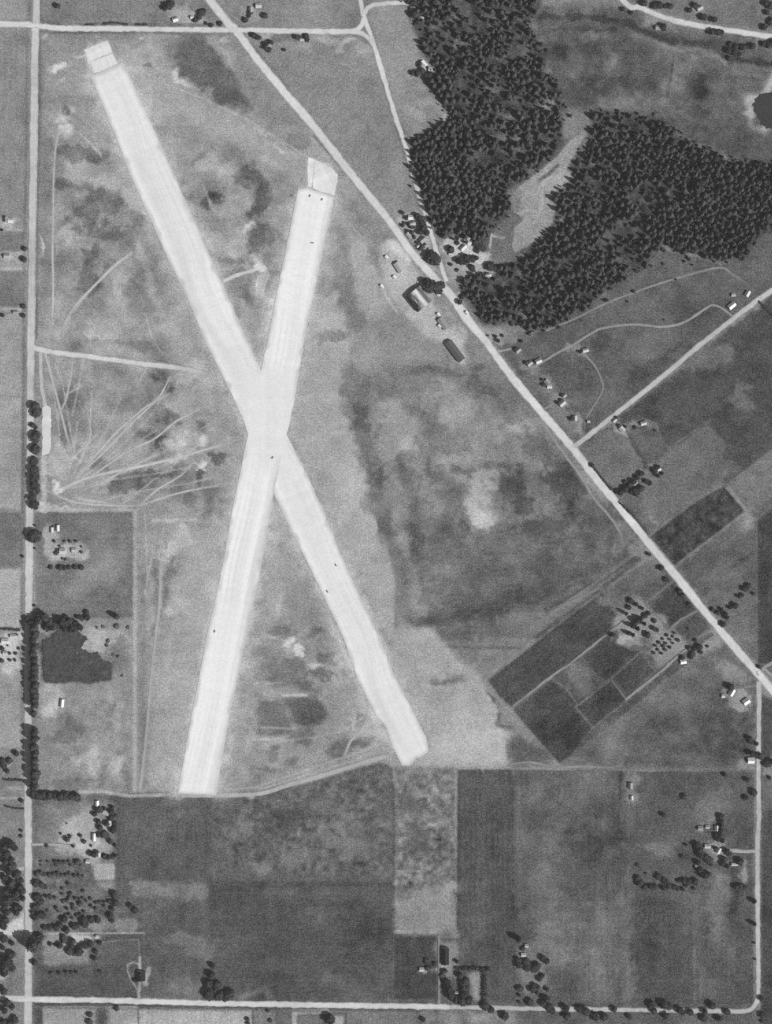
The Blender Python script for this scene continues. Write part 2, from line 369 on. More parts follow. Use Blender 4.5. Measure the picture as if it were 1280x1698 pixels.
L(92, .75, 20, 14, '690,1042 740,1024 790,1012 850,990 900,978 960,960 1040,922', 1); B(90, .7, 800, 1018, 50, 10, -10); B(124, .85, 864, 1024, 30, 10, -12); B(112, .6, 850, 1050, 40, 8); B(98, .6, 760, 1050, 40, 14)
L(100, .7, 5, 3, '720,1072 860,1075'); L(88, .8, 8, 4, '905,1012 990,965 1055,925'); L(116, .7, 4, 3, '930,975 955,962 990,955')
L(88, .8, 7, 4, '888,1058 985,985 1060,928'); L(132, .8, 5, 3, '1058,914 1010,950 985,968 950,992 903,1024 880,1045')
P(166, 1, 3, '652,1042 680,1036 712,1040 720,1052 738,1072 770,1100 802,1128 812,1150 826,1162 826,1200 848,1212 842,1270 664,1270 712,1246 690,1180 652,1092', .7)
P(178, .9, 9, '715,1215 850,1208 842,1268 700,1264'); B(172, .6, 790, 1180, 34, 16, -30); B(170, .6, 700, 1060, 30, 14); B(118, .7, 740, 1128, 26, 5, -10); B(122, .7, 720, 1130, 8, 5)
L(92, .8, 6, 4, '812,1150 826,1165 828,1200 846,1206', 1)
# between the runways in the south
P(150, 1, 3, '455,850 500,912 560,1040 590,1120 640,1240 620,1256 540,1280 430,1314 360,1317 385,1182 414,1030 432,950')
B(160, .6, 470, 950, 16, 30); B(106, .9, 437, 990, 8, 12); B(120, .7, 442, 965, 5, 7); B(112, .8, 455, 853, 5, 9); L(174, .8, 8, 6, '467,985 458,1025')
B(206, .95, 477, 1064, 8, 7); B(206, .95, 498, 1077, 8, 8, 30); B(200, .9, 524, 1103, 11, 4); B(170, .7, 448, 1056, 22, 3, 12); L(172, .7, 3, 2, '428,1048 470,1062'); L(165, .6, 3, 2, '430,1068 470,1074')
B(120, .8, 462, 1045, 18, 6); B(114, .8, 518, 1052, 16, 6); B(112, .8, 540, 1090, 18, 10, 20); B(110, .8, 530, 1116, 26, 8); B(118, .6, 490, 1105, 12, 14); B(124, .6, 470, 1115, 40, 20)
P(97, .9, 2.5, '470,1158 500,1156 532,1158 545,1190 524,1203 500,1207 484,1194', .35); P(110, .9, 5, '430,1168 474,1162 482,1196 478,1218 424,1216', 1)
P(108, .8, 6, '492,1120 525,1135 540,1165 505,1152 480,1135', 1); B(112, .8, 405, 1206, 12, 8); L(175, .9, 3, 2, '434,1206 482,1208'); L(182, .9, 4, 2, '422,1226 476,1226'); L(188, .95, 5, 2, '470,1153 508,1153'); B(180, .8, 452, 1131, 12, 2.5); B(176, .7, 440, 1153, 10, 2.5)
L(105, .8, 7, 4, '428,1217 480,1214'); B(112, .7, 452, 1250, 9, 12); B(112, .7, 488, 1262, 9, 6); B(115, .7, 448, 1276, 24, 3); B(114, .7, 500, 1220, 20, 14); B(108, .8, 603, 1232, 22, 8, -25); B(116, .7, 565, 1240, 20, 12, -20); B(112, .8, 598, 1184, 10, 12)
for q in ('360,1312 420,1306 470,1290 540,1266 625,1236', '430,1310 490,1290 560,1270 615,1250', '440,1234 520,1222 570,1212 602,1190', '570,1254 580,1230 605,1203 610,1170', '585,1210 590,1180'):
    L(172, .75, 3.5, 2, q)
# south-west airfield strip
P(156, .9, 6, '226,850 382,850 366,950 330,1126 296,1310 232,1312 228,1100')
L(176, .9, 6, 3, '224,848 224,1000 223,1310'); L(132, .5, 14, 8, '238,960 236,1060 238,1300'); L(122, .8, 12, 8, '286,930 278,965 272,1000', 1); L(126, .8, 9, 6, '258,930 260,1000 254,1050', 1); L(130, .7, 9, 6, '240,960 236,1000', 1); L(128, .7, 8, 6, '280,1030 278,1055', 1); L(124, .8, 7, 4, '246,1175 244,1205 238,1240 236,1290', .6)
L(172, .7, 5, 3, '268,930 266,1000 258,1060 250,1140 240,1250 232,1310'); L(168, .6, 5, 3, '240,980 250,1000 255,1030')
B(192, .9, 290, 910, 18, 15); B(184, .7, 300, 892, 16, 20); L(188, .9, 6, 3, '254,863 324,862'); L(180, .6, 3, 2, '255,925 280,930'); B(206, .95, 281, 1015, 7, 7, warp=.3); B(174, .8, 336, 962, 9, 24, 25); B(166, .6, 322, 1010, 12, 40, 20)
L(128, .7, 16, 10, '350,795 345,830 340,850', .7); B(126, .7, 312, 828, 10, 14)
# the fan of vehicle tracks
B(124, .7, 115, 660, 20, 20); B(120, .8, 107, 722, 9, 20); B(160, .6, 195, 640, 24, 24); B(163, .6, 190, 700, 34, 22); B(118, .8, 275, 622, 22, 9); B(118, .8, 282, 640, 8, 14); B(118, .8, 284, 698, 18, 10); B(122, .8, 245, 722, 16, 8, 20); B(112, .9, 266, 738, 12, 9, -30)
B(112, .8, 235, 790, 50, 8, -6); B(116, .8, 215, 806, 44, 9, -4); B(124, .7, 165, 772, 18, 7); B(110, .9, 360, 762, 16, 11, -10); B(114, .8, 332, 790, 7, 18); B(122, .7, 355, 815, 18, 14); B(120, .7, 336, 706, 10, 9); B(126, .6, 130, 748, 12, 10)
B(178, .7, 290, 736, 24, 6, -12); B(194, .85, 290, 758, 22, 5, -15); B(178, .6, 300, 722, 14, 6); B(205, .9, 331, 772, 5, 7); B(185, .7, 338, 735, 12, 10); L(198, .8, 3, 2, '322,766 340,780'); L(195, .8, 3, 2, '338,764 326,780')
FAN = ['100,812 130,798 160,788 220,776 290,760 318,752 365,738', '128,790 170,752 220,700 262,660 283,622', '135,782 190,720 240,676 282,652', '100,812 150,790 205,752 255,728 290,700 330,678', '140,810 170,800 205,780 265,750', '232,838 260,812 300,788 318,768', '232,838 280,822 330,810 362,805', '75,812 120,832 180,838 230,838', '120,760 145,735 160,720', '95,690 110,660 120,600', '108,655 135,640', '145,690 150,720 132,765', '225,640 243,610', '230,842 222,850', '128,826 190,836']
for q in FAN: L(176, .4, 4, 3, q)
L(190, .8, 4, 2, '125,506 160,470 190,440 218,420'); L(184, .7, 3, 2, '112,530 128,508 150,480'); L(180, .6, 3, 2, '240,520 250,555 265,582'); L(176, .6, 2.5, 2, '155,225 168,260'); L(176, .7, 3, 2, '335,305 352,345 358,352')
L(182, .7, 3, 2, '96,222 90,260 88,340 87,420 88,480'); L(176, .6, 4, 2, '112,212 130,220 150,238 165,255')
L(150, .7, 6, 3, '96,700 92,720 96,745 110,760'); P(165, .7, 6, '70,756 84,750 100,770 95,800 68,800'); B(130, .7, 80, 790, 6, 4); B(205, .9, 97, 802, 4, 4); B(205, .9, 92, 795, 3, 3); B(205, .9, 101, 810, 6, 3); B(208, .9, 75, 836, 10, 4); B(205, .8, 88, 842, 12, 3); B(198, .8, 106, 845, 8, 2.5); B(200, .8, 72, 845, 8, 3)
L(182, .8, 6, 3, '60,844 110,846 170,846 222,846'); L(185, .8, 8, 4, '72,756 72,800 74,835'); B(165, .7, 310, 625, 26, 14); B(172, .7, 320, 606, 20, 8)
# farms and gardens
B(182, .85, 85, 890, 16, 18); B(186, .85, 104, 914, 14, 12); B(178, .8, 125, 914, 18, 12); B(176, .7, 85, 915, 10, 12); P(130, .6, 10, '150,850 220,850 220,930 160,930'); B(140, .7, 165, 950, 40, 20, -25); B(142, .6, 130, 975, 20, 14, -25)
B(176, .8, 133, 1072, 12, 18); B(172, .8, 150, 1060, 20, 20); B(168, .7, 190, 1060, 20, 16); B(172, .6, 165, 1070, 16, 8); B(120, .6, 190, 1095, 18, 20); B(124, .6, 200, 1080, 10, 24); L(130, .7, 4, 2, '70,1088 120,1089'); B(115, .7, 80, 1062, 14, 10)
B(186, .85, 86, 1160, 12, 22); B(184, .8, 80, 1180, 12, 10); B(128, .7, 115, 1205, 16, 26); B(125, .7, 105, 1225, 26, 10); B(178, .8, 150, 1252, 14, 10); B(180, .8, 195, 1268, 20, 14); B(176, .8, 160, 1275, 12, 14); B(174, .7, 130, 1262, 9, 8); B(170, .7, 198, 1190, 9, 26); B(128, .6, 175, 1270, 9, 9); B(122, .7, 120, 1302, 40, 10); B(130, .7, 210, 1290, 8, 20); B(170, .6, 82, 1140, 14, 12)
MOT(7, 14, 321, '70,1140 220,1140 220,1310 70,1310')
L(176, .9, 5, 2, '132,1313 170,1313 215,1320 290,1318'); L(186, .9, 4, 2, '290,1319 420,1319')
P(196, .9, 5, '3,1048 32,1050 32,1110 22,1112 22,1120 4,1110 -10,1085', .8); P(120, .6, 6, '-10,1250 34,1250 34,1305 -10,1305', 1); L(172, .7, 3, 2, '5,1285 18,1265'); B(170, .7, 20, 1310, 14, 5); L(180, .8, 4, 2, '-20,1324 38,1323'); P(130, .9, 5, '-40,1330 38,1330 36,1740 -40,1740')
P(205, .95, 4, '12,1528 38,1510 40,1540 20,1550 -10,1552 -10,1536', .7); L(195, .8, 5, 3, '24,1441 40,1440'); B(190, .7, 10, 1462, 6, 4); B(185, .7, 8, 1492, 8, 3); B(190, .7, 4, 1620, 8, 6); B(186, .7, 25, 1692, 8, 4)
P(172, .85, 7, '92,1372 125,1345 165,1350 172,1400 160,1440 135,1430 130,1412 95,1412', 1.3); B(190, .8, 168, 1400, 9, 8); B(188, .8, 135, 1404, 14, 5); B(124, .6, 80, 1360, 24, 18); B(192, .8, 146, 1430, 7, 6); B(182, .8, 180, 1348, 10, 6); B(186, .8, 181, 1365, 7, 7); B(155, .7, 175, 1405, 10, 14)
P(106, 1, 6, '55,1422 150,1424 150,1445 170,1490 230,1500 230,1545 55,1545'); MOT(9, 10, 331, '55,1422 150,1424 170,1490 230,1500 230,1545 55,1545'); P(138, .8, 4, '190,1525 228,1522 230,1545 190,1545'); P(150, .7, 3, '160,1462 190,1460 188,1478 165,1470'); B(140, .7, 160, 1535, 12, 6); P(128, .8, 5, '218,1462 345,1466 345,1490 222,1490', .7); B(138, .7, 250, 1472, 26, 5); B(135, .7, 220, 1470, 5, 10)
P(142, .9, 5, '72,1550 150,1548 150,1598 70,1600'); P(192, .9, 4, '113,1549 148,1550 150,1562 130,1564 118,1556', .8); B(196, .8, 170, 1572, 6, 10); B(190, .8, 162, 1553, 6, 4); L(180, .7, 2.5, 1.5, '72,1548 240,1547'); L(150, .6, 2, 1.5, '180,1561 230,1558 232,1590'); P(98, .8, 4, '150,1565 228,1560 230,1600 150,1600')
for q in ('231,1656 228,1642 218,1625 211,1610 212,1600 220,1596 230,1598',): L(178, .85, 2.6, 1.5, q)
L(184, .9, 5, 2, '232,1588 232,1612'); L(176, .9, 5, 2, '232,1628 230,1656'); B(172, .8, 245, 1618, 6, 12); B(124, .7, 300, 1558, 40, 8); B(120, .7, 330, 1580, 30, 12); B(124, .6, 310, 1640, 30, 14); L(140, .6, 8, 4, '238,1656 330,1660'); L(130, .6, 10, 6, '400,1654 440,1640 450,1654')
MOT(10, 8, 341, '352,1322 450,1320 620,1268 650,1275 650,1460 480,1450 400,1440 352,1400', bias=3); B(128, .7, 405, 1380, 16, 18); B(134, .6, 430, 1440, 10, 14); B(126, .6, 490, 1415, 30, 16); B(128, .6, 570, 1400, 40, 18, 20); B(116, .6, 520, 1342, 40, 10); B(84, .7, 480, 1345, 26, 14); B(84, .7, 470, 1360, 18, 20); B(176, .8, 418, 1325, 8, 2.5)
MOT(16, 8, 351, '655,1274 757,1274 756,1548 655,1548'); P(146, .75, 7, '656,1480 756,1470 756,1550 656,1548', 1); L(148, .8, 5, 3, '757,1275 756,1420'); L(162, .8, 5, 3, '655,1545 722,1546'); L(165, .7, 3, 2, '652,1465 665,1474 676,1490'); B(102, .7, 668, 1480, 12, 12); B(100, .7, 680, 1330, 14, 12); B(160, .7, 740, 1480, 12, 14); B(98, .6, 690, 1390, 20, 24); L(74, .7, 3, 2, '760,1276 759,1540')
B(108, .6, 545, 1620, 8, 10); B(76, .5, 600, 1560, 40, 60); L(96, .5, 10, 6, '450,1470 450,1650'); L(76, .5, 4, 3, '350,1463 650,1466'); P(100, .5, 5, '440,1470 650,1468 650,1482 440,1486')
B(78, .6, 960, 1392, 34, 22); B(80, .5, 1000, 1420, 40, 30); B(112, .6, 900, 1480, 30, 40); B(114, .6, 920, 1560, 30, 40); B(112, .5, 1010, 1560, 40, 60); L(110, .6, 10, 8, '858,1310 862,1500'); B(112, .5, 930, 1360, 30, 10); B(110, .6, 1000, 1290, 40, 14); B(110, .5, 985, 1600, 12, 40); L(76, .7, 9, 4, '1047,1568 1045,1660'); B(116, .6, 1045, 1620, 10, 40)
P(90, .8, 5, '1070,1420 1150,1418 1150,1448 1060,1450'); B(118, .7, 1090, 1408, 34, 10); B(118, .7, 1175, 1345, 18, 26); B(150, .7, 1160, 1372, 6, 7); P(160, .8, 5, '1162,1398 1200,1396 1205,1420 1185,1432 1168,1410', 1); P(124, .8, 8, '1180,1445 1208,1440 1208,1500 1190,1540 1175,1545', 1); B(150, .8, 1232, 1450, 6, 16); B(116, .6, 1195, 1540, 14, 30); B(108, .6, 1168, 1630, 14, 18); B(100, .5, 1105, 1560, 16, 12); B(76, .5, 1120, 1600, 14, 40); L(104, .6, 4, 3, '1151,1470 1151,1660')
P(132, .8, 5, '1034,1278 1055,1278 1055,1335 1038,1332', .5); L(78, .8, 5, 3, '1029,1282 1028,1325'); B(108, .6, 980, 1300, 40, 30); B(84, .7, 1110, 1320, 30, 40); B(112, .5, 1195, 1330, 16, 26); L(118, .6, 4, 3, '950,1272 1100,1275 1250,1277'); B(112, .6, 1010, 1230, 50, 26, -35); B(82, .7, 1195, 1220, 36, 34); B(84, .6, 1140, 1235, 30, 14); B(116, .6, 1090, 1160, 50, 14, -40); B(92, .6, 1100, 1200, 30, 16); B(140, .7, 1205, 1110, 30, 10, 30); B(150, .8, 1225, 1175, 16, 6, 15); L(140, .7, 2.5, 1.5, '1218,1145 1258,1135')
P(148, .85, 4, '1212,1268 1230,1258 1252,1256 1254,1276 1225,1277', 1); P(135, .8, 4, '1262,1258 1300,1250 1300,1290 1264,1288', 1)
# slanting farm
P(112, .8, 4, '1000,980 1030,972 1056,985 1046,1000 1020,1012 1000,1000', 1); B(118, .7, 1003, 995, 12, 10); P(146, .85, 5, '1022,1015 1050,985 1062,990 1105,1040 1140,1062 1130,1085 1095,1108 1080,1088 1060,1080 1022,1064 1018,1055', 1.2); B(172, .8, 1026, 1060, 10, 8); B(168, .8, 1045, 1052, 14, 7); B(104, .7, 1075, 1062, 12, 7); P(132, .7, 3, '1082,1095 1128,1075 1096,1106'); B(98, .6, 1060, 1075, 14, 6); P(113, .9, 2, '938,1100 975,1110 985,1135 970,1150 940,1118', .7); L(86, .8, 6, 3, '1100,1110 1150,1075 1180,1052'); P(114, .7, 6, '1040,960 1090,930 1108,950 1056,985', .7); P(98, .7, 4, '1016,972 1028,970 1036,990 1022,996'); P(118, .6, 4, '1080,1005 1115,970 1120,962 1075,1000')
P(98, .8, 6, '845,1212 905,1240 920,1265 850,1272', 1); B(128, .6, 832, 1170, 8, 10); B(140, .7, 846, 1207, 10, 3)
for q in ('1012,1126 1062,1082', '956,1171 1012,1128', '955,1173 984,1207 978,1214', '1062,1082 1086,1112', '916,1126 938,1142 958,1168', '984,1206 1040,1162'): L(114, .9, 2.6, 1.2, q)
P(116, .7, 6, '1052,1176 1130,1112 1150,1102 1120,1150 1060,1200 1000,1240 950,1262', .8)
P(112, .9, 1, '926,1267 1048,1176 1142,1099 1165,1112 1090,1185 1010,1245 960,1268', .2)
for q in ('1072,999 1114,965 1122,960', '1106,1045 1130,1026 1157,1010', '1150,1064 1178,1043', '1050,985 1072,1002 1108,1044'): L(124, .85, 3, 1.5, q)
P(152, .9, 2.5, '776,1612 797,1611 798,1658 788,1660 782,1640 778,1625', .5); P(136, .85, 3, '726,1562 760,1560 760,1600 748,1622 728,1624', .6); P(118, .8, 5, '858,1562 900,1570 906,1640 870,1652 856,1620', 1); B(160, .8, 730, 1606, 12, 5); B(150, .8, 700, 1606, 8, 6)
P(156, .85, 4, '1196,1142 1222,1136 1248,1156 1246,1176 1224,1180 1204,1162', .8); B(166, .8, 1228, 1178, 12, 5)
# across the highway
B(122, .7, 1148, 590, 34, 14, -20); B(116, .6, 1060, 575, 40, 12, -25); B(116, .7, 1240, 660, 10, 26, -35); B(118, .7, 1225, 660, 14, 10); B(80, .7, 1080, 610, 40, 16, -35); B(118, .6, 1020, 770, 26, 12); B(118, .6, 1130, 780, 50, 30, -35); B(84, .8, 1060, 760, 26, 7, 45); P(100, .8, 5, '1042,715 1082,705 1100,745 1072,765', .6); P(150, .7, 5, '1012,690 1030,698 1048,710 1042,724 1028,722 1016,706', 1); B(160, .8, 1030, 718, 9, 7); B(150, .7, 1060, 702, 16, 5); B(136, .6, 1085, 712, 10, 14, -40)
P(165, .85, 5, '930,690 958,680 972,712 968,728 950,718', 1); P(128, .7, 5, '850,575 880,590 960,700 950,735 880,650', 1)
B(150, .7, 880, 608, 16, 7, 20); B(140, .7, 905, 636, 12, 12); B(140, .7, 930, 664, 12, 9); B(145, .7, 955, 580, 14, 7, 30); B(86, .8, 995, 565, 14, 22, 30); B(90, .6, 940, 625, 40, 20, 40); B(88, .7, 985, 705, 12, 26, 30); B(112, .6, 870, 560, 30, 10, -20)
L(150, .8, 4, 2, '808,568 826,555 838,548'); P(160, .8, 4, '785,535 830,546 850,556 830,575 812,565 795,550', .7); B(140, .7, 840, 560, 16, 8); L(110, .5, 3, 2, '1060,690 1110,765')
P(152, .7, 5, '955,748 975,770 1010,825 1000,830 965,795 945,765', .5); L(74, .7, 7, 4, '925,715 965,765 1000,812'); L(80, .7, 6, 3, '985,770 1008,800 1018,815'); L(82, .7, 6, 3, '1025,830 1045,850 1075,885')
P(158, .7, 6, '1225,858 1250,850 1256,870 1240,878', 1); L(84, .6, 6, 4, '1190,960 1250,915'); B(118, .6, 1205, 965, 30, 26, -35); B(118, .6, 1180, 985, 30, 9, -35); B(112, .5, 1225, 1040, 26, 50)
MOT(8, 9, 361, '1078,890 1146,838 1200,806 1235,848 1118,937', soft=2)
P(110, .9, 1, '1102,752 1160,713 1176,700 1202,736 1192,788 1152,836 1110,856 1086,822 1094,790', .3)
P(99, .9, 1, '1046,722 1086,709 1102,742 1072,768', .2); L(78, .8, 4, 2, '1040,716 1060,748 1072,770'); L(80, .8, 3, 2, '1086,709 1104,744')
P(114, .9, 1.5, '966,752 1012,712 1042,726 1068,772 1052,790 1020,806 1004,802', .3); P(118, .8, 5, '1128,602 1165,575 1215,568 1225,590 1180,612 1150,614', .8); L(122, .6, 3, 2, '1104,746 1150,716 1180,694'); L(112, .6, 3, 2, '1060,690 1080,700 1120,765')
P(112, .8, 3, '1040,570 1100,545 1150,540 1100,590 1060,610', .8); L(88, .6, 3, 2, '1000,540 960,560')
ROWS(5, 9, -38, '1078,890 1146,838 1200,806 1235,848 1118,937'); ROWS(3, 7, 52, '808,1128 926,1037 998,984 1034,1024 848,1171'); ROWS(3, 7, 40, '968,1090 1010,1055 1060,1080 1004,1128'); ROWS(3, 8, 52, '852,1178 916,1128 1005,1140 981,1205 928,1266'); ROWS(3, 7, 40, '1072,1004 1114,969 1155,1012 1109,1042')
ROWS(3.5, 8, 0, '193,1324 346,1321 348,1462 194,1470'); ROWS(3, 8, 90, '350,1468 651,1466 651,1656 348,1655'); ROWS(4, 9, 0, '762,1276 850,1276 856,1662 762,1600'); ROWS(3.5, 10, 0, '853,1277 1052,1278 1050,1662 905,1662'); ROWS(3, 8, 0, '1055,1480 1212,1520 1249,1664 1054,1666'); ROWS(3, 7, 0, '236,1472 345,1470 346,1654 236,1654')
ROWS(6, 8, 0, '230,1672 418,1674 418,1740 230,1740'); ROWS(3, 9, 90, '-40,530 38,530 37,848 -40,838'); ROWS(3, 10, 0, '-40,44 42,46 42,372 -40,374'); ROWS(3, 8, 40, '600,60 640,150 690,310 660,372 590,286 470,150 400,62'); ROWS(3.5, 8, 90, '58,850 220,848 221,1024 60,1026'); ROWS(2.5, 9, 85, '700,900 1000,900 950,990 800,1060 700,1040'); ROWS(3, 7, 52, '1130,945 1238,855 1255,880 1255,1095 1240,1085')
# north-east meadow and stream
L(74, 1, 11, 4, '890,28 950,26 1000,30 1040,38 1062,50 1100,62 1130,70 1180,74 1215,98 1290,106', .6); L(84, .8, 7, 4, '900,50 960,46 1020,48', .8); L(72, 1, 10, 4, '1062,52 1090,64 1130,76')
B(128, .7, 980, 58, 20, 7); B(132, .7, 1015, 102, 11, 11); B(126, .6, 960, 132, 24, 9, 15); B(130, .6, 1115, 140, 14, 26, 20); B(122, .6, 1130, 110, 22, 16); B(84, .7, 1175, 120, 22, 14); B(84, .7, 1160, 150, 18, 20); B(88, .8, 1010, 140, 46, 14, 5); B(84, .7, 950, 160, 34, 16); B(86, .6, 925, 85, 16, 20); B(82, .6, 1130, 225, 50, 26, 20); B(84, .6, 1200, 235, 50, 20); L(86, .7, 4, 3, '1117,90 1112,130 1106,160'); L(134, .7, 7, 4, '1060,62 1110,78 1160,84 1190,92 1205,106', .6); L(130, .6, 5, 3, '1220,110 1290,118', .5); B(122, .7, 1060, 62, 18, 6, 20); B(120, .6, 900, 130, 10, 18)
B(130, .6, 1240, 120, 30, 9, 10); L(124, .7, 3, 2, '1205,168 1235,172'); B(124, .6, 1120, 220, 16, 8); L(118, .8, 8, 5, '1125,222 1160,240 1200,262 1245,270 1290,268', .5)
P(182, 1, 3, '1262,138 1300,128 1300,152 1268,155 1258,157 1248,168 1246,176 1258,200 1270,214 1300,215 1300,222 1272,226 1256,208 1240,194 1232,178 1234,164 1244,152', 2.2); B(172, .7, 1244, 165, 8, 9); B(172, .7, 1245, 190, 7, 8, 40)
B(148, .7, 1078, 30, 12, 10); B(146, .7, 1160, 14, 10, 10); B(140, .6, 1070, 40, 10, 4); L(150, .7, 4, 2, '1255,60 1254,82'); B(142, .6, 1265, 12, 8, 14); P(96, .8, 4, '1170,62 1230,70 1225,90 1180,84', 1)
MOT(9, 30, 391, '900,40 1050,60 1200,100 1230,200 1150,230 1000,180 930,150', soft=12)
# woodland floor, clearing, yards by the fork
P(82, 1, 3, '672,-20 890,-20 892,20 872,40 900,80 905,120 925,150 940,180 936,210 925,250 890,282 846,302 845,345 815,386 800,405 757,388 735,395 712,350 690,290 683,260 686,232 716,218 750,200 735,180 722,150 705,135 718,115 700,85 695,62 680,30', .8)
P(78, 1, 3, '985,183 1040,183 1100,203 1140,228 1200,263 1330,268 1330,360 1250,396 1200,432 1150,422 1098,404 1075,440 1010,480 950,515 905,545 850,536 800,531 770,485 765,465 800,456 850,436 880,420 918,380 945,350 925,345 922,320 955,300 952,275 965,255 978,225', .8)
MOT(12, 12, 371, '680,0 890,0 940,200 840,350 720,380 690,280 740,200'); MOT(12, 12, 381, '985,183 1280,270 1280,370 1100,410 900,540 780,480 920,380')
L(92, 1, 6, 3, '893,299 908,290 925,274'); L(176, .8, 2.2, 1.2, '856,352 875,345 890,350', .6); L(174, .8, 2.2, 1.2, '905,300 895,320 900,345 885,372', .6); L(172, .8, 2, 1.2, '862,330 885,322 905,300 930,285', .6); L(172, .8, 2, 1.2, '852,382 870,362 895,356 920,345'); L(150, .5, 2, 1.2, '865,338 890,342 920,335'); L(88, .9, 9, 4, '975,225 955,262 945,280'); P(126, .8, 4, '940,185 985,185 975,215 945,228 930,222', 1); B(128, .7, 850, 330, 12, 22, 20); B(132, .7, 905, 172, 14, 9); B(128, .6, 893, 160, 16, 6); B(126, .7, 970, 245, 12, 18, 20); B(128, .5, 930, 195, 10, 10)
for q in ('825,188 850,196 872,200', '815,222 840,232', '820,240 805,245 838,228', '860,262 872,255 890,252', '735,287 762,292', '700,268 715,280', '745,95 770,70 800,66', '812,515 850,520 885,535', '830,500 860,515 900,540', '760,62 752,85'):
    L(138, .6, 4, 2, q, .8)
P(192, .9, 5, '728,402 745,393 770,395 790,405 806,430 803,440 790,446 775,440 745,425 730,425', 1); P(160, .8, 5, '735,425 790,440 812,440 830,446 800,456 765,465 745,465', 1); P(186, .7, 4, '800,420 815,415 812,432 800,445'); L(200, .8, 3, 1.5, '812,410 815,390'); L(190, .7, 3, 1.5, '815,388 820,392 835,395')
P(168, .85, 4, '655,355 690,358 712,395 720,412 700,425 672,388', .7); P(165, .8, 3, '705,432 722,440 726,455 712,445'); P(150, .7, 4, '737,480 760,490 775,520 785,535 770,520 750,498', .5); L(188, .8, 3, 1.5, '752,490 764,484')
P(176, .7, 5, '690,105 702,98 716,110 722,130 700,128', .8); B(165, .6, 700, 170, 16, 8); B(172, .6, 740, 198, 9, 5); B(168, .5, 695, 190, 14, 8); L(150, .6, 2, 1.5, '642,92 690,92')
P(172, .8, 6, '270,12 330,15 345,40 300,42 280,28', 1); P(160, .8, 6, '395,14 432,4 438,36 405,40', 1.2); P(150, .7, 6, '430,58 520,58 515,80 455,85', 1.2); B(182, .7, 442, 58, 10, 5); B(120, .7, 470, 64, 22, 7)
B(176, .8, 15, 366, 12, 6); L(170, .8, 5, 2, '12,380 40,382'); L(176, .8, 4, 2, '4,421 44,419'); L(172, .8, 5, 2, '-20,446 44,446'); L(184, .9, 4, 2, '2,512 40,513'); B(172, .7, 12, 424, 10, 6); B(165, .7, 20, 520, 14, 6)
# ditches and verges along the roads
for q, wd in (('45,60 43,270 40,430 39,560 37,850', 5), ('66,60 65,200 62,330 60,560', 5), ('66,54 250,54 370,58', 4), ('150,40 250,41 340,42', 6), ('400,68 470,150 560,252', 4), ('520,225 585,300 640,362 670,398', 4), ('37,860 35,1040', 4),
              ('760,470 800,540', 3), ('655,382 676,405', 4), ('683,424 735,490', 3), ('55,1670 320,1674 640,1678', 4), ('640,1658 720,1658', 3), ('1080,915 1160,1016', 4), ('420,76 480,146', 3), ('632,130 680,290', 3), ('655,190 690,300', 3), ('66,1 66,36', 4), ('50,1 48,34 2,35', 4), ('100,40 72,36 70,26', 5)):
    L(116, .7, wd, 2, q)
MOT(8, 34, 401, '70,230 220,240 340,540 400,700 300,830 70,830', soft=14)
MOT(8, 30, 411, '290,230 470,250 480,330 420,560 330,380', soft=12)
MOT(8, 34, 421, '600,600 800,610 1020,900 950,980 780,1040 660,980', soft=16)
MOT(6, 26, 431, '390,980 560,1060 620,1230 400,1310', soft=10)
MOT(6, 34, 441, '860,1280 1050,1280 1050,1660 860,1560', soft=10)
MOT(6, 30, 451, '960,1230 1120,1120 1250,1130 1250,1270 960,1270', soft=10)
P(206, .9, 2, '138,82 178,66 197,106 204,104 150,127', .3); P(204, .9, 2, '510,260 534,270 560,287 560,300 555,328 494,314 509,309', .3)
m_ = blur(inside(pts('66,50 380,56 560,270 560,560 480,700 400,840 66,842'), GX, GY).astype(float), 16); T += m_ * (T - 150) * .3
for q in ('272,138 340,165 410,198 470,235 512,262', '432,212 468,238 500,266', '120,800 150,760 175,715 200,660', '112,806 170,770 225,735 262,712', '105,812 190,795 260,785 315,775', '118,795 140,745 150,700 152,650', '130,800 200,740 250,690 280,640', '96,800 118,770 124,740 128,700', '150,815 230,770 300,735 350,700', '200,838 250,800 300,762 330,735', '90,600 105,640 112,690 126,760', '80,590 88,640 95,690 100,745', '130,828 210,842', '140,590 128,650 120,690', '165,832 230,815 320,800 360,790', '240,850 245,960', '255,905 240,985', '276,850 262,930'):
    L(184, .75, 2.0, 1.2, q)
ROWS(2.2, 11, 20, '70,60 140,60 190,240 320,540 300,600 70,560'); ROWS(2.0, 10, 75, '640,620 790,620 1000,880 940,960 720,1020 650,900'); ROWS(2.2, 9, 10, '235,860 370,860 300,1300 240,1300')
P(170, .7, 10, '300,900 372,880 340,1050 300,1300 250,1300 262,1120', .8)
# scraped shoulders of the runways
for q in ('150,128 196,240 250,366 308,488 366,620 405,704', '204,104 247,196 320,362 405,555 430,614', '472,718 516,804 560,909 629,1060 690,1190', '462,842 534,988 593,1130 648,1240', '494,315 469,437 434,612', '554,328 521,488 482,700', '410,722 386,842 345,1048 296,1312', '451,832 413,1033 360,1316'):
    L(172, .45, 40, 32, q, .8); L(178, .5, 22, 14, q, .8); L(194, .6, 9, 6, q, .8)
P(186, .5, 5, '585,1100 600,1125 650,1236 640,1240 600,1160 580,1115', 1)
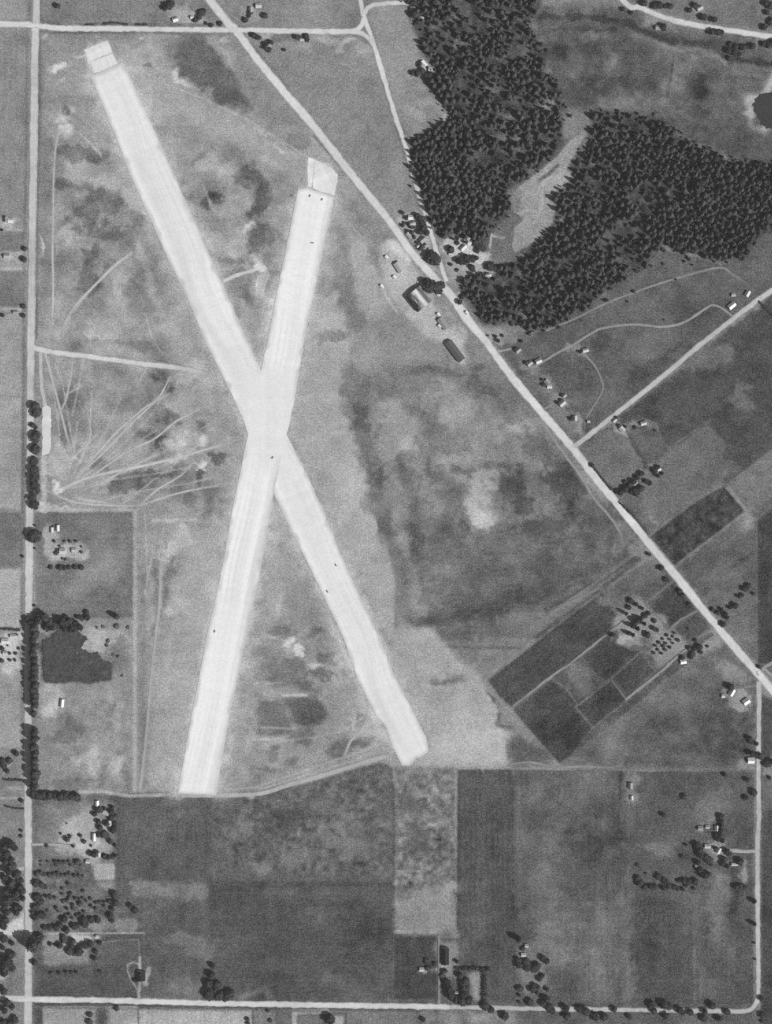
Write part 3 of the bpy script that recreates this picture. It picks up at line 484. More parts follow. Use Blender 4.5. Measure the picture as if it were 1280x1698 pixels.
# general fine mottling
T += vnoise(70, 1) * 5.0 + vnoise(26, 2) * 4.2 + vnoise(11, 3) * 3.6 + vnoise(5, 4) * 2.8 + vnoise(18, 5, (3.0, .35)) * 1.4
T += 1.6 * np.sin(GX * 1.9) * (vnoise(90, 6) > 0.2)
T = np.clip(T, 55, 240)
def tone_at(px, py):
    fx = np.clip((np.asarray(px, float) - RX0) / RS, 0, RW - 1.001); fy = np.clip((np.asarray(py, float) - RY0) / RS, 0, RH - 1.001)
    ix, iy = fx.astype(int), fy.astype(int); tx, ty = fx - ix, fy - iy
    return (T[iy, ix] * (1 - tx) + T[iy, ix + 1] * tx) * (1 - ty) + (T[iy + 1, ix] * (1 - tx) + T[iy + 1, ix + 1] * tx) * ty

# ------------------------------------------------------------------ ground sheet
def axis(a, b, step):
    core = np.arange(a, b + .1, step); far = np.array([60, 200, 600, 1600, 4000, 9000.0])
    return np.concatenate([(a - far)[::-1], core, b + far])
gx, gy = axis(-8, 1288, 1.8), axis(-8, 1706, 1.8)
PX, PY = np.meshgrid(gx, gy); ny, nx = PX.shape
val = tone_at(PX, PY)
far = np.maximum(np.maximum(-40 - PX, PX - 1320), np.maximum(-40 - PY, PY - 1740)); fk = np.clip(far / 150, 0, 1)
val = val * (1 - fk) + 118 * fk
me = bpy.data.meshes.new('ground')
co = np.stack([PX - X0, Y0 - PY, np.zeros_like(PX)], -1).reshape(-1, 3)
idx = np.arange(nx * ny).reshape(ny, nx)
q = np.stack([idx[:-1, :-1], idx[1:, :-1], idx[1:, 1:], idx[:-1, 1:]], -1).reshape(-1, 4)
me.vertices.add(len(co)); me.vertices.foreach_set('co', co.astype(np.float32).ravel())
me.loops.add(q.size); me.loops.foreach_set('vertex_index', q.astype(np.int32).ravel())
me.polygons.add(len(q)); me.polygons.foreach_set('loop_start', (np.arange(len(q)) * 4).astype(np.int32)); me.polygons.foreach_set('loop_total', np.full(len(q), 4, np.int32))
me.update(); me.validate(); me.materials.append(M_EARTH)
set_tone(me, lin(val).ravel() * ALB)
tag(link('ground', me), 'open grassland and farmland spreading round the airfield', 'ground', kind='structure')

def clip_cell(poly, x0, y0, x1, y1):
    for ax, k, sg in ((0, x0, 1), (0, x1, -1), (1, y0, 1), (1, y1, -1)):
        out = []
        for i in range(len(poly)):
            p, q = poly[i - 1], poly[i]; a, b_ = (p[ax] - k) * sg, (q[ax] - k) * sg
            if (a >= 0) != (b_ >= 0):
                t = a / (a - b_); out.append((p[0] + t * (q[0] - p[0]), p[1] + t * (q[1] - p[1])))
            if b_ >= 0: out.append(q)
        poly = out
        if not poly: break
    return poly
def sheet(name, label, poly, z, mat, cat, tone=None, step=2.4):
    """a flat sheet cut into small cells, true to the outline at its rim"""
    xs, ys = [p[0] for p in poly], [p[1] for p in poly]
    nx_, ny_ = int((max(xs) - min(xs)) / step) + 2, int((max(ys) - min(ys)) / step) + 2
    ax, ay = min(xs) - step * .5 + step * np.arange(nx_ + 1), min(ys) - step * .5 + step * np.arange(ny_ + 1)
    rim = set()
    for (x1, y1), (x2, y2) in zip(poly, poly[1:] + poly[:1]):
        n = int(math.hypot(x2 - x1, y2 - y1) / (step * .1)) + 2
        t = np.linspace(0, 1, n); rim.update(zip(((x1 + t * (x2 - x1) - ax[0]) / step).astype(int).tolist(), ((y1 + t * (y2 - y1) - ay[0]) / step).astype(int).tolist()))
    cx, cy = np.meshgrid((ax[:-1] + ax[1:]) / 2, (ay[:-1] + ay[1:]) / 2)
    ins = inside(poly, cx, cy)
    vid, v, f = {}, [], []
    def vert(x, y):
        k = (round(x * 200), round(y * 200))
        if k not in vid: vid[k] = len(v); v.append((x - X0, Y0 - y, z))
        return vid[k]
    for j in range(ny_):
        for i in range(nx_):
            if (i, j) in rim:
                pc = clip_cell(poly, ax[i], ay[j], ax[i + 1], ay[j + 1])
                ids = []
                for p in pc:
                    k = vert(*p)
                    if k not in ids: ids.append(k)
                if len(ids) > 2:
                    ar = sum(v[ids[m - 1]][0] * v[ids[m]][1] - v[ids[m]][0] * v[ids[m - 1]][1] for m in range(len(ids)))
                    if abs(ar) > .01: f.append(tuple(ids if ar > 0 else ids[::-1]))
            elif ins[j, i]: f.append((vert(ax[i], ay[j + 1]), vert(ax[i + 1], ay[j + 1]), vert(ax[i + 1], ay[j]), vert(ax[i], ay[j])))
    m = mesh(name, v, f, mat); c = np.array(v)
    px, py = c[:, 0] + X0, Y0 - c[:, 1]
    set_tone(m, lin((tone or tone_at)(px, py)) * ALB)
    return tag(link(name, m), label, cat, kind='structure')
for i, (nm, lb, poly) in enumerate(FIELDS):
    sheet(nm, lb, poly, 0.03 + 0.006 * i, M_EARTH, 'field')

# ------------------------------------------------------------------ runways
def n1(x, seed, cell):
    r = np.random.default_rng(seed).standard_normal(4096); f = x / cell + 1000; i = np.floor(f).astype(int); t = f - i; t = t * t * (3 - 2 * t)
    return r[i % 4096] * (1 - t) + r[(i + 1) % 4096] * t
def rim_dist(poly, px, py):
    d = np.full(px.shape, 1e9)
    for (x1, y1), (x2, y2) in zip(poly, poly[1:] + poly[:1]):
        t = np.clip(((px - x1) * (x2 - x1) + (py - y1) * (y2 - y1)) / ((x2 - x1) ** 2 + (y2 - y1) ** 2 + 1e-9), 0, 1)
        d = np.minimum(d, np.hypot(px - x1 - t * (x2 - x1), py - y1 - t * (y2 - y1)))
    return d
def ragged(poly, seed, amp=.9, step=5.0):
    r = random.Random(seed); out = []
    for (x1, y1), (x2, y2) in zip(poly, poly[1:] + poly[:1]):
        l = math.hypot(x2 - x1, y2 - y1); n = max(1, int(l / step)); nx_, ny_ = -(y2 - y1) / l, (x2 - x1) / l
        for k in range(n):
            o = r.gauss(0, amp) if k else 0; out.append((x1 + (x2 - x1) * k / n + nx_ * o, y1 + (y2 - y1) * k / n + ny_ * o))
    return out
def run_tone(base, ux, uy, seed, amp, poly, stip=0):
    def f(px, py):
        al, ac = px * ux + py * uy, -px * uy + py * ux
        wob = 9 * n1(al, seed + 4, 120)
        v = base + n1(ac + wob * .3, seed, 5.0) * amp + n1(ac + wob, seed + 1, 13.0) * amp + n1(al, seed + 2, 90.0) * 2.0 + n1(ac + wob, seed + 3, 3.2) * amp * .8 * np.clip(n1(al, seed + 5, 160) + .6, 0, 1.6)
        v = v + n1(al + 2 * n1(ac, seed + 7, 9), seed + 6, 4.0) * 1.2
        if stip: v = v - 5.0 * np.clip(np.sin(al * 6.283 / 7.5) * np.sin(ac * 6.283 / 6.2), 0, 1) * np.clip((640 - py) / 40, 0, 1)
        x = np.clip((np.hypot((px - 446) / 46, (py - 690) / 85) - .8) / .5, 0, 1)          # the crossing is one worn surface
        v = v * x + (229 + n1(px, 91, 6) * 1.5 + n1(py, 92, 9) * 1.5) * (1 - x)
        d = rim_dist(poly, px, py); e = np.clip((d - 1 + 1.5 * n1(al, seed + 8, 11)) / 5, 0, 1)
        e = np.maximum(e, 1 - x)
        return np.clip(v * e + 200 * (1 - e), 150, 240)
    return f
RA = pts('149.5,126 203.7,103 219,134 247.5,196 286,284 320,360 369,471 405,553 432,614 472,715 487.6,745.6 516,802 533,840 560,907 598,992 629,1056 653,1118 689,1187 707,1223 711,1246 699,1255 690,1257 679,1269.5 667,1269.5 650,1238 640,1206 624,1187 593,1127 567.5,1054 534,984 498,909.6 464,840 447,802 410,715 405,699 366,617 337,560 307,484 281,435 247.5,360 211,278 196,237 170,175')
RB = pts('494,313.5 509.5,311 554.6,326 539,398.6 521,486 504,566 495,622 481,699 470,737 451.5,830 431,951 413,1031 394,1124 382,1182 371,1245 358.7,1318.5 294,1316 312,1215 329,1128 344.5,1046 367.7,943 385.5,842 402.5,761 412,716 433.4,611.6 444,564 454,507 469.5,434.7 485,357')
sheet('runway', 'pale graded runway slanting from the road corner down to the south-east', ragged(RA, 1, .4, 8), 0.30, M_RUN, 'runway', run_tone(230, .41, .91, 11, 3.8, RA, 1))
sheet('runway', 'pale graded runway with lengthwise streaks from the highway bend to the south-west', ragged(RB, 2, .4, 8), 0.34, M_RUN, 'runway', run_tone(230, -.2, .98, 21, 5.4, RB))
def pad_tone(px, py): return 221 + n1(px * .41 + py * .91, 31, 6.0) * 5 + n1(px * .91 - py * .41, 33, 4.0) * 5
for lb, s in (('northern slab of the unfinished runway end by the road corner', '139,82.5 160,74 178,67 184,80 186,87 149,101'), ('southern slab of the unfinished runway end by the road corner', '149.8,102.5 186.6,88.5 196,105.5 156,121.5'),
              ('western strip of the unfinished runway end by the highway', '511,261 521,264 517,310 510,309.6'), ('eastern strip of the unfinished runway end by the highway', '522.5,266 534,271 548,277 560,289 559,302 554.8,324 518.5,312')):
    sheet('runway_end', lb, ragged(pts(s), 3, .7, 4), 0.28, M_RUN, 'runway', pad_tone)

# ------------------------------------------------------------------ roads and tracks
def smooth(pl, step=6.0):
    out = []
    P_ = [pl[0]] + pl + [pl[-1]]
    for i in range(1, len(P_) - 2):
        p0, p1, p2, p3 = (np.array(P_[j]) for j in (i - 1, i, i + 1, i + 2))
        n = max(1, int(np.hypot(*(p2 - p1)) / step))
        for k in range(n):
            t = k / n
            out.append(0.5 * ((2 * p1) + (p2 - p0) * t + (2 * p0 - 5 * p1 + 4 * p2 - p3) * t * t + (3 * p1 - p0 - 3 * p2 + p3) * t ** 3))
    out.append(np.array(pl[-1])); return out
rz_i = [0]
def road(name, label, s, wd, val, z=None, cat='road', jit=.45, edge=24, fade=0):
    pl = smooth(pts(s)); n = len(pl); rz_i[0] += 1
    z = (0.46 + 0.012 * rz_i[0]) if z is None else z
    prof = [(-.5 - min(1.2, z * 3) / wd, 0.0, edge + 18), (-.5, .85, edge), (-.38, .96, 7), (-.22, .99, 0), (0, 1, 6), (.22, .99, 0), (.38, .96, 7), (.5, .85, edge), (.5 + min(1.2, z * 3) / wd, 0.0, edge + 18)]
    v, tn = [], []; lf = np.arange(n) * 6.0; wv = 1 + .05 * n1(lf, 500 + rz_i[0], 45.0) ; tv = n1(lf, 700 + rz_i[0], 70.0) * 4 + n1(lf, 900 + rz_i[0], 16.0) * 3; wd0 = wd
    for i, p in enumerate(pl):
        wd = wd0 * wv[i]
        t = pl[min(i + 1, n - 1)] - pl[max(i - 1, 0)]; t = t / (np.hypot(*t) + 1e-9); nn = np.array((-t[1], t[0]))
        jl, jr = random.gauss(0, jit), random.gauss(0, jit); nv = random.gauss(0, 2) + tv[i]
        fd = min(1, i / 5, (n - 1 - i) / 5) if fade == 2 else (min(1, (n - 1 - i) / 8) if fade else 1)
        bgv = tone_at(p[0], p[1])
        for o, h, dk in prof:
            q_ = p + nn * (o * wd + (jl if o < 0 else jr if o > 0 else 0)); v.append((*W(q_), max(h * z, .012 if o in (prof[0][0], prof[-1][0]) else 0)))
            tn.append((val - dk + nv) * fd + bgv * (1 - fd))
    m_ = len(prof)
    f = [(i * m_ + j, i * m_ + j + 1, (i + 1) * m_ + j + 1, (i + 1) * m_ + j) for i in range(n - 1) for j in range(m_ - 1)]
    me = mesh(name, v, f, M_ROAD); set_tone(me, lin(tn) * ALB)
    return tag(link(name, me), label, cat, kind='structure')
road('road', 'straight pale road along the west edge', '66,-500 60,0 58,40 57,120 55,280 52.5,420 51,560 50,650 48.5,840 47.5,960 46.5,1060 46,1200 46,1330 46.5,1408 46.5,1500 46.5,1600 46,1698 45,2200', 11, 197)
road('road', 'narrow pale road along the north edge', '-500,34 0,39.7 45,41 70,43.5 100,46.5 200,47.5 330,49 450,50.5 550,52 578,51.8 592,49 600,41 603,30', 7.5, 214)
road('road', 'wide pale highway running diagonally across the whole scene', '60,-400 348,0 389.6,49 428,100.5 474.7,157 521,211 580,286 645,366 678.7,414 717,458 748,491 779,535 803,563 846,622 898,684 947,740.5 991,797 1030,844 1074,899 1115,948 1161,1005 1208,1062 1257,1118 1280,1145 1600,1530', 11.5, 215)
road('road', 'narrow pale road forking off north of the wood', '560,-300 597,0 602,16 603.6,28 611,49 619,72 634.5,124 650,176 673,246 684,287 700.6,342 717,396 729,435 740,467', 6, 207)
road('road', 'short pale road curving east from the north junction', '603.5,22 609,13 619,8 650,4.6 690,2 760,-20', 6, 207)
road('road', 'short pale slip road joining the north road to the fork', '578,52 594,53 606,59 613,66 619,74', 6, 206)
road('road', 'pale road curving across the north-east corner', '960,-120 1032,0 1061,11.6 1089,24.5 1130,37 1182,46 1234,54 1280,60.6 1500,90', 7.5, 210)
road('road', 'straight narrow road climbing north-east from the highway', '1500,315 1280,481 1257,496.6 1164,569 1089,632 1014,691.5 950,742', 6.5, 194)
road('road', 'narrow road down the east edge rounding the south-east corner', '1258,1130 1258,1197 1257,1260 1257.5,1352 1255.5,1406 1256,1537 1257,1640 1255,1660 1248,1671 1236,1676.5 1208,1677 1100,1675 936,1673 743,1669.5', 6.3, 186)
road('road', 'pale road along the south edge', '-500,1645 0,1654 20,1656 51.6,1657 180,1658.5 330,1663 475,1665.5 640,1668 745,1669.5', 7.4, 210)
road('road', 'short side road meeting the highway at the east edge', '1264,1112 1268,1106 1280,1099 1400,1030', 4.5, 160)
road('road', 'second short side road at the highway east edge', '1264,1108 1280,1121 1400,1230', 4, 158)
road('road', 'farm lane turning west off the east road', '1254,1412 1232,1411.5 1208,1410', 4, 170, edge=15)
road('road', 'straight pale access road from the airfield gate', '55,575.5 77,582 155,592 232,602.5 283,608 310,612 345,620', 7, 208, fade=1)
T_ = lambda lb, s, wd, v, **k: road('track', lb, s, wd, v, z=.05 + .004 * rz_i[0], cat='track', edge=12, jit=.25, **k)
T_('pale service track beside the parked strip near the gate', '67,580 67.5,611 69,640 73,662 76,680', 5, 190)
T_('curving dirt track from the gate toward the track fan', '74,584 84,620 98,673 110,720 121,762', 3, 184, fade=1)
T_('long dirt track parallel to the highway ditch', '892,690 935,752 960,785 985,826 1012,858 1028,884 1034,912', 4, 150, fade=2)
T_('narrow dirt track past the two hill houses to the wood edge', '905,548 950,530 1005,503 1060,482 1120,462 1192,444 1215,456 1238,470 1250,490', 3, 140, fade=1)
T_('curving drive through the fields to the roadside houses', '884,610 900,600 930,582 950,572 975,556 1000,544 1050,538 1100,542 1135,534 1165,515 1180,506 1195,510 1214,524', 3.2, 150)
T_('curved footpath from the hill house to the narrow road', '958,578 985,605 1000,640 990,665 972,695 966,730', 2.6, 140, fade=1)
T_('short pale drive to the white roadside house', '812,584 830,582 848,578', 3, 165)
T_('short dirt drive off the highway to a gabled house', '898,680 910,674 922,665', 3, 145)
T_('slanting perimeter track along the dark crop field', '1002,972 972,986 903,1025 864,1077 822,1104 803,1126 795,1135', 4, 135, fade=2)
FAN.sort(key=lambda q: sum(p[1] for p in pts(q)) / len(pts(q)))
for i, q in enumerate(FAN): T_('%s from north of the pale vehicle tracks fanning out beside the west road' % ('first second third fourth fifth sixth seventh eighth ninth tenth eleventh twelfth thirteenth fourteenth fifteenth'.split()[i]), q, (3.6 if q.startswith('100,812 130') else 1.9), (198 if q.startswith('100,812 130') else 190), fade=2)
T_('thin straight dirt track slanting up toward the first runway', '104,540 125,506 160,470 190,440 220,416', 2.2, 190, fade=2)
T_('thin track hugging the west side of the airfield', '100,214 93,235 89,280 88,340 87,420 88,480 86,540', 2, 184, fade=2)
T_('short bright track from the first runway to the spoil heap', '370,466 395,455 420,448 432,441', 4, 205, fade=1)
T_('faint track beside the second field boundary near the south runway', '266,930 264,1000 257,1060 249,1140 240,1240 231,1312', 3.5, 172, fade=2)
T_('faint track leaving the southern perimeter toward the east runway', '570,1254 582,1228 604,1203 612,1170', 3, 180, fade=2)
road('lane', 'straight pale lane to the slanting farm', '850,1171 905,1128 950,1096 1000,1056 1036,1028', 3, 145, cat='lane', edge=10, fade=1)
road('lane', 'straight pale lane to the white-roofed shed', '1036,1160 1087,1120 1130,1082 1150,1070', 3, 150, cat='lane', edge=10)
road('lane', 'narrow path between the dark garden plots', '1012,1126 1038,1160', 2.2, 118, cat='path', edge=8)
road('lane', 'pale strip path between two dark fields by the highway', '1110,1043 1130,1026 1156,1012', 3.5, 122, cat='path', edge=8, fade=2)
T_('thin pale track along the southern field boundary', '843,1269 856,1266 880,1264 910,1270 935,1272 970,1271 1030,1274', 3, 145, fade=1)
T_('perimeter track curving along the southern airfield edge', '300,1319 360,1318.5 430,1316 480,1301 540,1284 620,1259 645,1254', 6, 176)
road('lane', 'thin pale drive to the south-west farmyard', '52,1400 85,1400 125,1402', 2.6, 172, cat='lane', edge=10)
road('lane', 'narrow pale lane beside the square dark plot', '727,1550 727.5,1600 727,1665', 2.6, 140, cat='lane', edge=10)
sheet('parking_strip', 'bright narrow hardstanding beside the clipped tree row', ragged(pts('70,676 77,672 84,676 84.5,742 81,752 70,756'), 5, .6, 5), 0.16, M_RUN, 'hardstanding', lambda px, py: 214 + n1(py, 41, 12.0) * 4)
POND = ragged(pts('1246,175 1250,164 1259,155 1268,154 1280,152 1310,150 1345,165 1352,190 1335,212 1305,217 1280,214 1270,214 1258,198'), 8, 1.5, 3.5)
pond = mesh('pond', [(*W(p), .02) for p in POND], [tuple(range(len(POND)))[::-1]], M_WATER)
if pond.polygons[0].normal.z < 0: pond.flip_normals()
tag(link('pond', pond), 'dark pond with a bright sandy rim at the east edge', 'pond', kind='structure')
# ------------------------------------------------------------------ tree shapes (unit radius, unit height), shared by the copies
def leaf(v, f, c, n, s, rnd):
    n = Vector(n); n.normalize(); a = n.orthogonal().normalized(); a.rotate(Matrix.Rotation(rnd.uniform(0, 6.28), 3, n)); b = n.cross(a)
    k = len(v); c = Vector(c)
    for u, t in ((-1, -.6), (.9, -.8), (1.1, .7), (-.7, 1)): v.append(tuple(c + a * u * s * rnd.uniform(.7, 1.2) + b * t * s * rnd.uniform(.7, 1.2)))
    f.append((k, k + 1, k + 2, k + 3))
def conifer_geo(seed, full=0.0, tiers=9, fr=8):
    rnd = random.Random(seed); v, f = [], []
    prof = lambda z: ((1 - z) ** (0.85 - .5 * full)) * min(1.0, .6 + z * 3.0)
    zs = (.06, .3, .55, .78); n0 = 8
    for z in zs:
        for i in range(n0):
            a = i * 6.283 / n0; rr = .82 * prof(z) * rnd.uniform(.82, 1.12); v.append((rr * math.cos(a), rr * math.sin(a), z))
    v.append((0, 0, .985)); top = len(v) - 1
    for m_ in range(3):
        for i in range(n0): f.append((m_ * n0 + i, m_ * n0 + (i + 1) % n0, (m_ + 1) * n0 + (i + 1) % n0, (m_ + 1) * n0 + i))
    for i in range(n0): f.append((3 * n0 + i, 3 * n0 + (i + 1) % n0, top))
    for t in range(tiers):
        z = .08 + .86 * t / (tiers - 1); R = prof(z)
        n = max(4, int(fr * (1 - .45 * z))); ph = rnd.uniform(0, 6.28)
        for i in range(n):
            a = ph + i * 6.283 / n + rnd.uniform(-.2, .2); L_ = R * rnd.uniform(.75, 1.18); wv = 2.6 * R / n * rnd.uniform(.8, 1.2)
            ca, sa = math.cos(a), math.sin(a); k = len(v); dz = -.05 * rnd.uniform(.5, 1.4)
            m_ = .55 * L_
            v += [(ca * .08, sa * .08, z + .05), (ca * m_ - sa * wv, sa * m_ + ca * wv, z + .012), (ca * L_, sa * L_, z + dz), (ca * m_ + sa * wv, sa * m_ - ca * wv, z + .012)]
            f.append((k, k + 3, k + 2, k + 1))
    return v, f
def broad_geo(seed, nl=150, lobes=8, zc=.6, vz=.38, ls=.2):
    rnd = random.Random(seed); v, f = [], []
    bm = bmesh.new(); bmesh.ops.create_icosphere(bm, subdivisions=2, radius=1.0)
    off = [(Vector((rnd.gauss(0, 1), rnd.gauss(0, 1), rnd.gauss(0, .8))).normalized(), rnd.uniform(.0, .32)) for _ in range(lobes)]
    def rad(d): return .66 + max((o * max(0, d.dot(q)) ** 3 for q, o in off))
    for q in bm.verts:
        d = q.co.normalized(); r = rad(d) * rnd.uniform(.9, 1.06); v.append((d.x * r, d.y * r, zc + d.z * r * vz))
    for q in bm.faces: f.append(tuple(w_.index for w_ in q.verts))
    bm.free()
    for _ in range(nl):
        d = Vector((rnd.gauss(0, 1), rnd.gauss(0, 1), rnd.gauss(.15, 1))).normalized(); r = rad(d) * rnd.uniform(.92, 1.2)
        leaf(v, f, (d.x * r, d.y * r, zc + d.z * r * vz), (d.x + rnd.gauss(0, .4), d.y + rnd.gauss(0, .4), abs(d.z) + .5 + rnd.gauss(0, .4)), ls * rnd.uniform(.6, 1.2), rnd)
    return v, f
def tall_geo(seed):
    v, f = broad_geo(seed, 170, 9, .52, .5, .17); rnd = random.Random(seed)
    return [(x * (1.22 - .62 * max(0, z)), y * (1.22 - .62 * max(0, z)), min(1.0, z)) for x, y, z in v], f
def trunk_mesh():
    v, f = [], []
    for z, r in ((-.02, .085), (.25, .06), (.6, .035)):
        for i in range(6): v.append((r * math.cos(i * 1.047), r * math.sin(i * 1.047), z))
    for k in (0, 6):
        for i in range(6): f.append((k + i, k + (i + 1) % 6, k + 6 + (i + 1) % 6, k + 6 + i))
    for i in range(3):                                            # limbs
        a = i * 2.1; k = len(v); c, s = math.cos(a), math.sin(a)
        v += [(.03 * -s, .03 * c, .35), (.03 * s, -.03 * c, .35), (.45 * c, .45 * s, .62), (0, 0, .42)]; f += [(k, k + 1, k + 2), (k, k + 2, k + 3), (k + 1, k + 3, k + 2)]
    return mesh('trunk', v, f, M_BARK)
TRUNK = trunk_mesh()
GEO_CON = [conifer_geo(100 + i, (.3, .7, 1.0)[i % 3], 8, 10) for i in range(9)]
GEO_MIX = [broad_geo(700 + i, 60, 8, .55, .45, .26) for i in range(4)]
CROWN = {'conifer': [mesh('crown', *g, M_LEAF['mid']) for g in GEO_CON],
         'spire': [mesh('crown', *tall_geo(200 + i), M_LEAF['dark']) for i in range(5)],
         'broad': [mesh('crown', *broad_geo(300 + i), M_LEAF['dark']) for i in range(7)],
         'fruit': [mesh('crown', *broad_geo(400 + i, 70, 6, .58, .4, .26), M_LEAF['mid']) for i in range(5)],
         'bush': [mesh('crown', *broad_geo(500 + i, 60, 6, .42, .5, .28), M_LEAF['pale']) for i in range(4)]}
SHX, SHY = 0.89 / math.tan(SUN_EL), 0.456 / math.tan(SUN_EL)
trng = random.Random(5)
def tree(kind, name, px, py, r, h, label, group=None, cat='tree', seat=.3):
    # the plan position is the middle of crown plus shadow; the stem stands toward the sun from there
    x, y = W((px + SHX * h * seat, py + SHY * h * seat))
    k = CAM_H / (CAM_H - h * .5); x, y = x / k, y / k
    if kind == 'broad': r *= 1.12
    t = link(name, None, None, (x, y, 0), trng.uniform(0, 6.28)); t.empty_display_size = 1
    tag(t, label, cat, group)
    c = link('crown', trng.choice(CROWN[kind]), t); c.scale = (r * trng.uniform(.92, 1.1), r * trng.uniform(.92, 1.1), h)
    tr = link('trunk', TRUNK, t); tr.scale = (r * .8, r * .8, h)
    return t
ORD = 'first second third fourth fifth sixth seventh eighth ninth tenth eleventh twelfth thirteenth fourteenth fifteenth sixteenth seventeenth eighteenth nineteenth twentieth twenty-first twenty-second twenty-third twenty-fourth twenty-fifth twenty-sixth twenty-seventh twenty-eighth twenty-ninth thirtieth'.split()
def row(kind, name, r, h, desc, start, group, s, what='tree', jr=.15, cat='tree'):
    for i, p in enumerate(pts(s)):
        q = p[2] if len(p) > 2 else 1.0
        o = ORD[i] if i < len(ORD) else str(i + 1) + 'th'
        tree(kind, name, p[0], p[1], r * q * trng.uniform(1 - jr, 1 + jr), h * q * trng.uniform(1 - jr, 1 + jr), '%s %s from %s in %s' % (o, what, start, desc), group, cat)
def clump(kind, name, r, h, label, group, s, jr=.22, cat='tree'):
    P_ = sorted(pts(s))
    for i, p in enumerate(P_):
        q = p[2] if len(p) > 2 else 1.0
        lb = '%s from west, %s' % (ORD[i], label) if len(P_) <= len(ORD) else label
        tree(kind, name, p[0], p[1], r * q * trng.uniform(1 - jr, 1 + jr), h * q * trng.uniform(1 - jr, 1 + jr), lb, group, cat)
def one(kind, name, r, h, label, px, py, cat='tree'): tree(kind, name, px, py, r, h, label, None, cat)

# tall trees along the west road
row('spire', 'tall_tree', 8.0, 23, 'the dense tall row shading the west road', 'north', 'tall row on the west road',
    '48,1038 50,1048,.95 48,1059 50,1069 48,1080,1.05 50,1091 49,1101 50,1111,1.05 48,1121 50,1131,1.05 49,1141 51,1150 50,1158,1.02')
row('spire', 'tall_tree', 7.2, 22, 'the tall trio at the gap in the west road row', 'north', 'tall trees at the gap', '50,1166 51,1181,.8 49,1211,1.1')
row('spire', 'tall_tree', 7.8, 22, 'the southern tall row on the west road', 'north', 'southern tall row on the west road', '50,1222 49,1236 51,1246 49,1257 50,1267,1.03 50,1280 51,1290 50,1302,1.02')
row('broad', 'hedgerow_tree', 6.2, 11, 'the low dark row running east from the road corner', 'west', 'row below the tall trees', '52,1317 61,1318 70,1318 79,1319 88,1319 97,1319 106,1320 115,1320 124,1320')
row('broad', 'roadside_tree', 8.0, 12, 'the clipped row by the bright hardstanding', 'north', 'clipped row on the west road', '55,672,1.05 57,682,1.05 52,704,.5 58,708,.4 55,722,1.05 55,743 53,764,.8 53,778,.95 54,790 53,802,.95 54,812,.95 51,825,.75 54,836,.85')
one('broad', 'broadleaf_tree', 11, 15, 'big dark spreading tree overhanging the west road by itself', 52, 886)
one('spire', 'tall_tree', 15, 35, 'very large dark tree throwing its shadow right across the west road', 44, 1561)
one('broad', 'broadleaf_tree', 7, 12, 'dark tree tucked against the very large road tree', 62, 1553)
one('broad', 'broadleaf_tree', 5, 9, 'small dark tree on the verge below the very large road tree', 55, 1596)
one('spire', 'tall_tree', 5.2, 19, 'lone dark conical tree east of the thicket', 187, 1020)
clump('broad', 'grove_tree', 6.5, 14, 'dark tree in the grove between the tall row and the thicket', 'grove above the thicket', '58,1026,1.2 68,1021,1.2 76,1029,1.1 42,1025,.8 48,1030,.8 84,1037 92,1034,.9 99,1029,1.1 109,1030,1.15 106,1040,1.1 116,1039,1.1 128,1038,.95 75,1040,.8 122,1032,.9')
clump('broad', 'broadleaf_tree', 4, 7, 'small rounded tree in the pasture above the dark grove', 'small trees above the grove', '107,1021 127,1023 133,1024 142,1015 142,1023,1.3 56,1004,.7')
clump('bush', 'bush', 3.2, 3, 'low bush on the rough ground east of the grove', 'bushes east of the grove', '192,1038,1.4 160,1040 170,1039 212,1040 178,1063 176,1070 195,1088 187,1085,.8 202,1120', cat='bush')
row('broad', 'garden_tree', 4.2, 6, 'the short garden row below the ringed farmhouse', 'west', 'garden row', '83,940,.8 98,940 106,941,.95 113,940,.8 124,940,.9 133,940')
clump('fruit', 'fruit_tree', 2.5, 3.6, 'small garden tree ringing the pale farmhouse yard', 'ringed garden trees', '89,897 106,897 115,897 125,897 134,906 134,915 94,912,1.2 92,917,1.2 98,905 103,926 108,927 118,914,.7 87,873,.8 57,871 57,909 36,922,1.2')
row('broad', 'roadside_tree', 3.6, 6, 'the four trees beside the western farm drives', 'north', 'trees beside the western drives', '39,412 37,429,1.4 37,507,1.1 37,523,1.1', jr=.08)
clump('broad', 'garden_tree', 3.4, 5.5, 'dark tree by a small house on the west edge', 'trees on the west edge', '3,522 10,363,.8 2,381,.8 23,518,.6')
clump('fruit', 'fruit_tree', 3, 4, 'dark bush in the white farmyard on the west edge', 'white farmyard bushes', '2,1075,1.4 15,1083 25,1083 15,1094 24,1094 2,1095,1.3 30,1075,.8 12,1070,.7 27,1052,.8')
clump('broad', 'garden_tree', 4, 7, 'dark tree in the garden west of the southern tall row', 'western garden trees', '25,1248 2,1260 14,1261 5,1270 10,1278,1.1 2,1265,.9 34,1327,.8')
clump('broad', 'woodland_tree', 6.2, 14, 'dark tree in the west edge wood above the pale yard', 'west edge wood, upper part',
      '14,1398 4,1402 22,1405,.8 6,1414 14,1424 4,1427 16,1434,1.1 10,1444 24,1449 4,1454 32,1458,.8 14,1464,1.1 28,1468 34,1476 20,1480,1.15 6,1478 10,1490 26,1489 34,1488,.8 22,1502,1.1 4,1500 30,1505,.8 8,1512 24,1512,.9 4,1524 2,1534,.8')
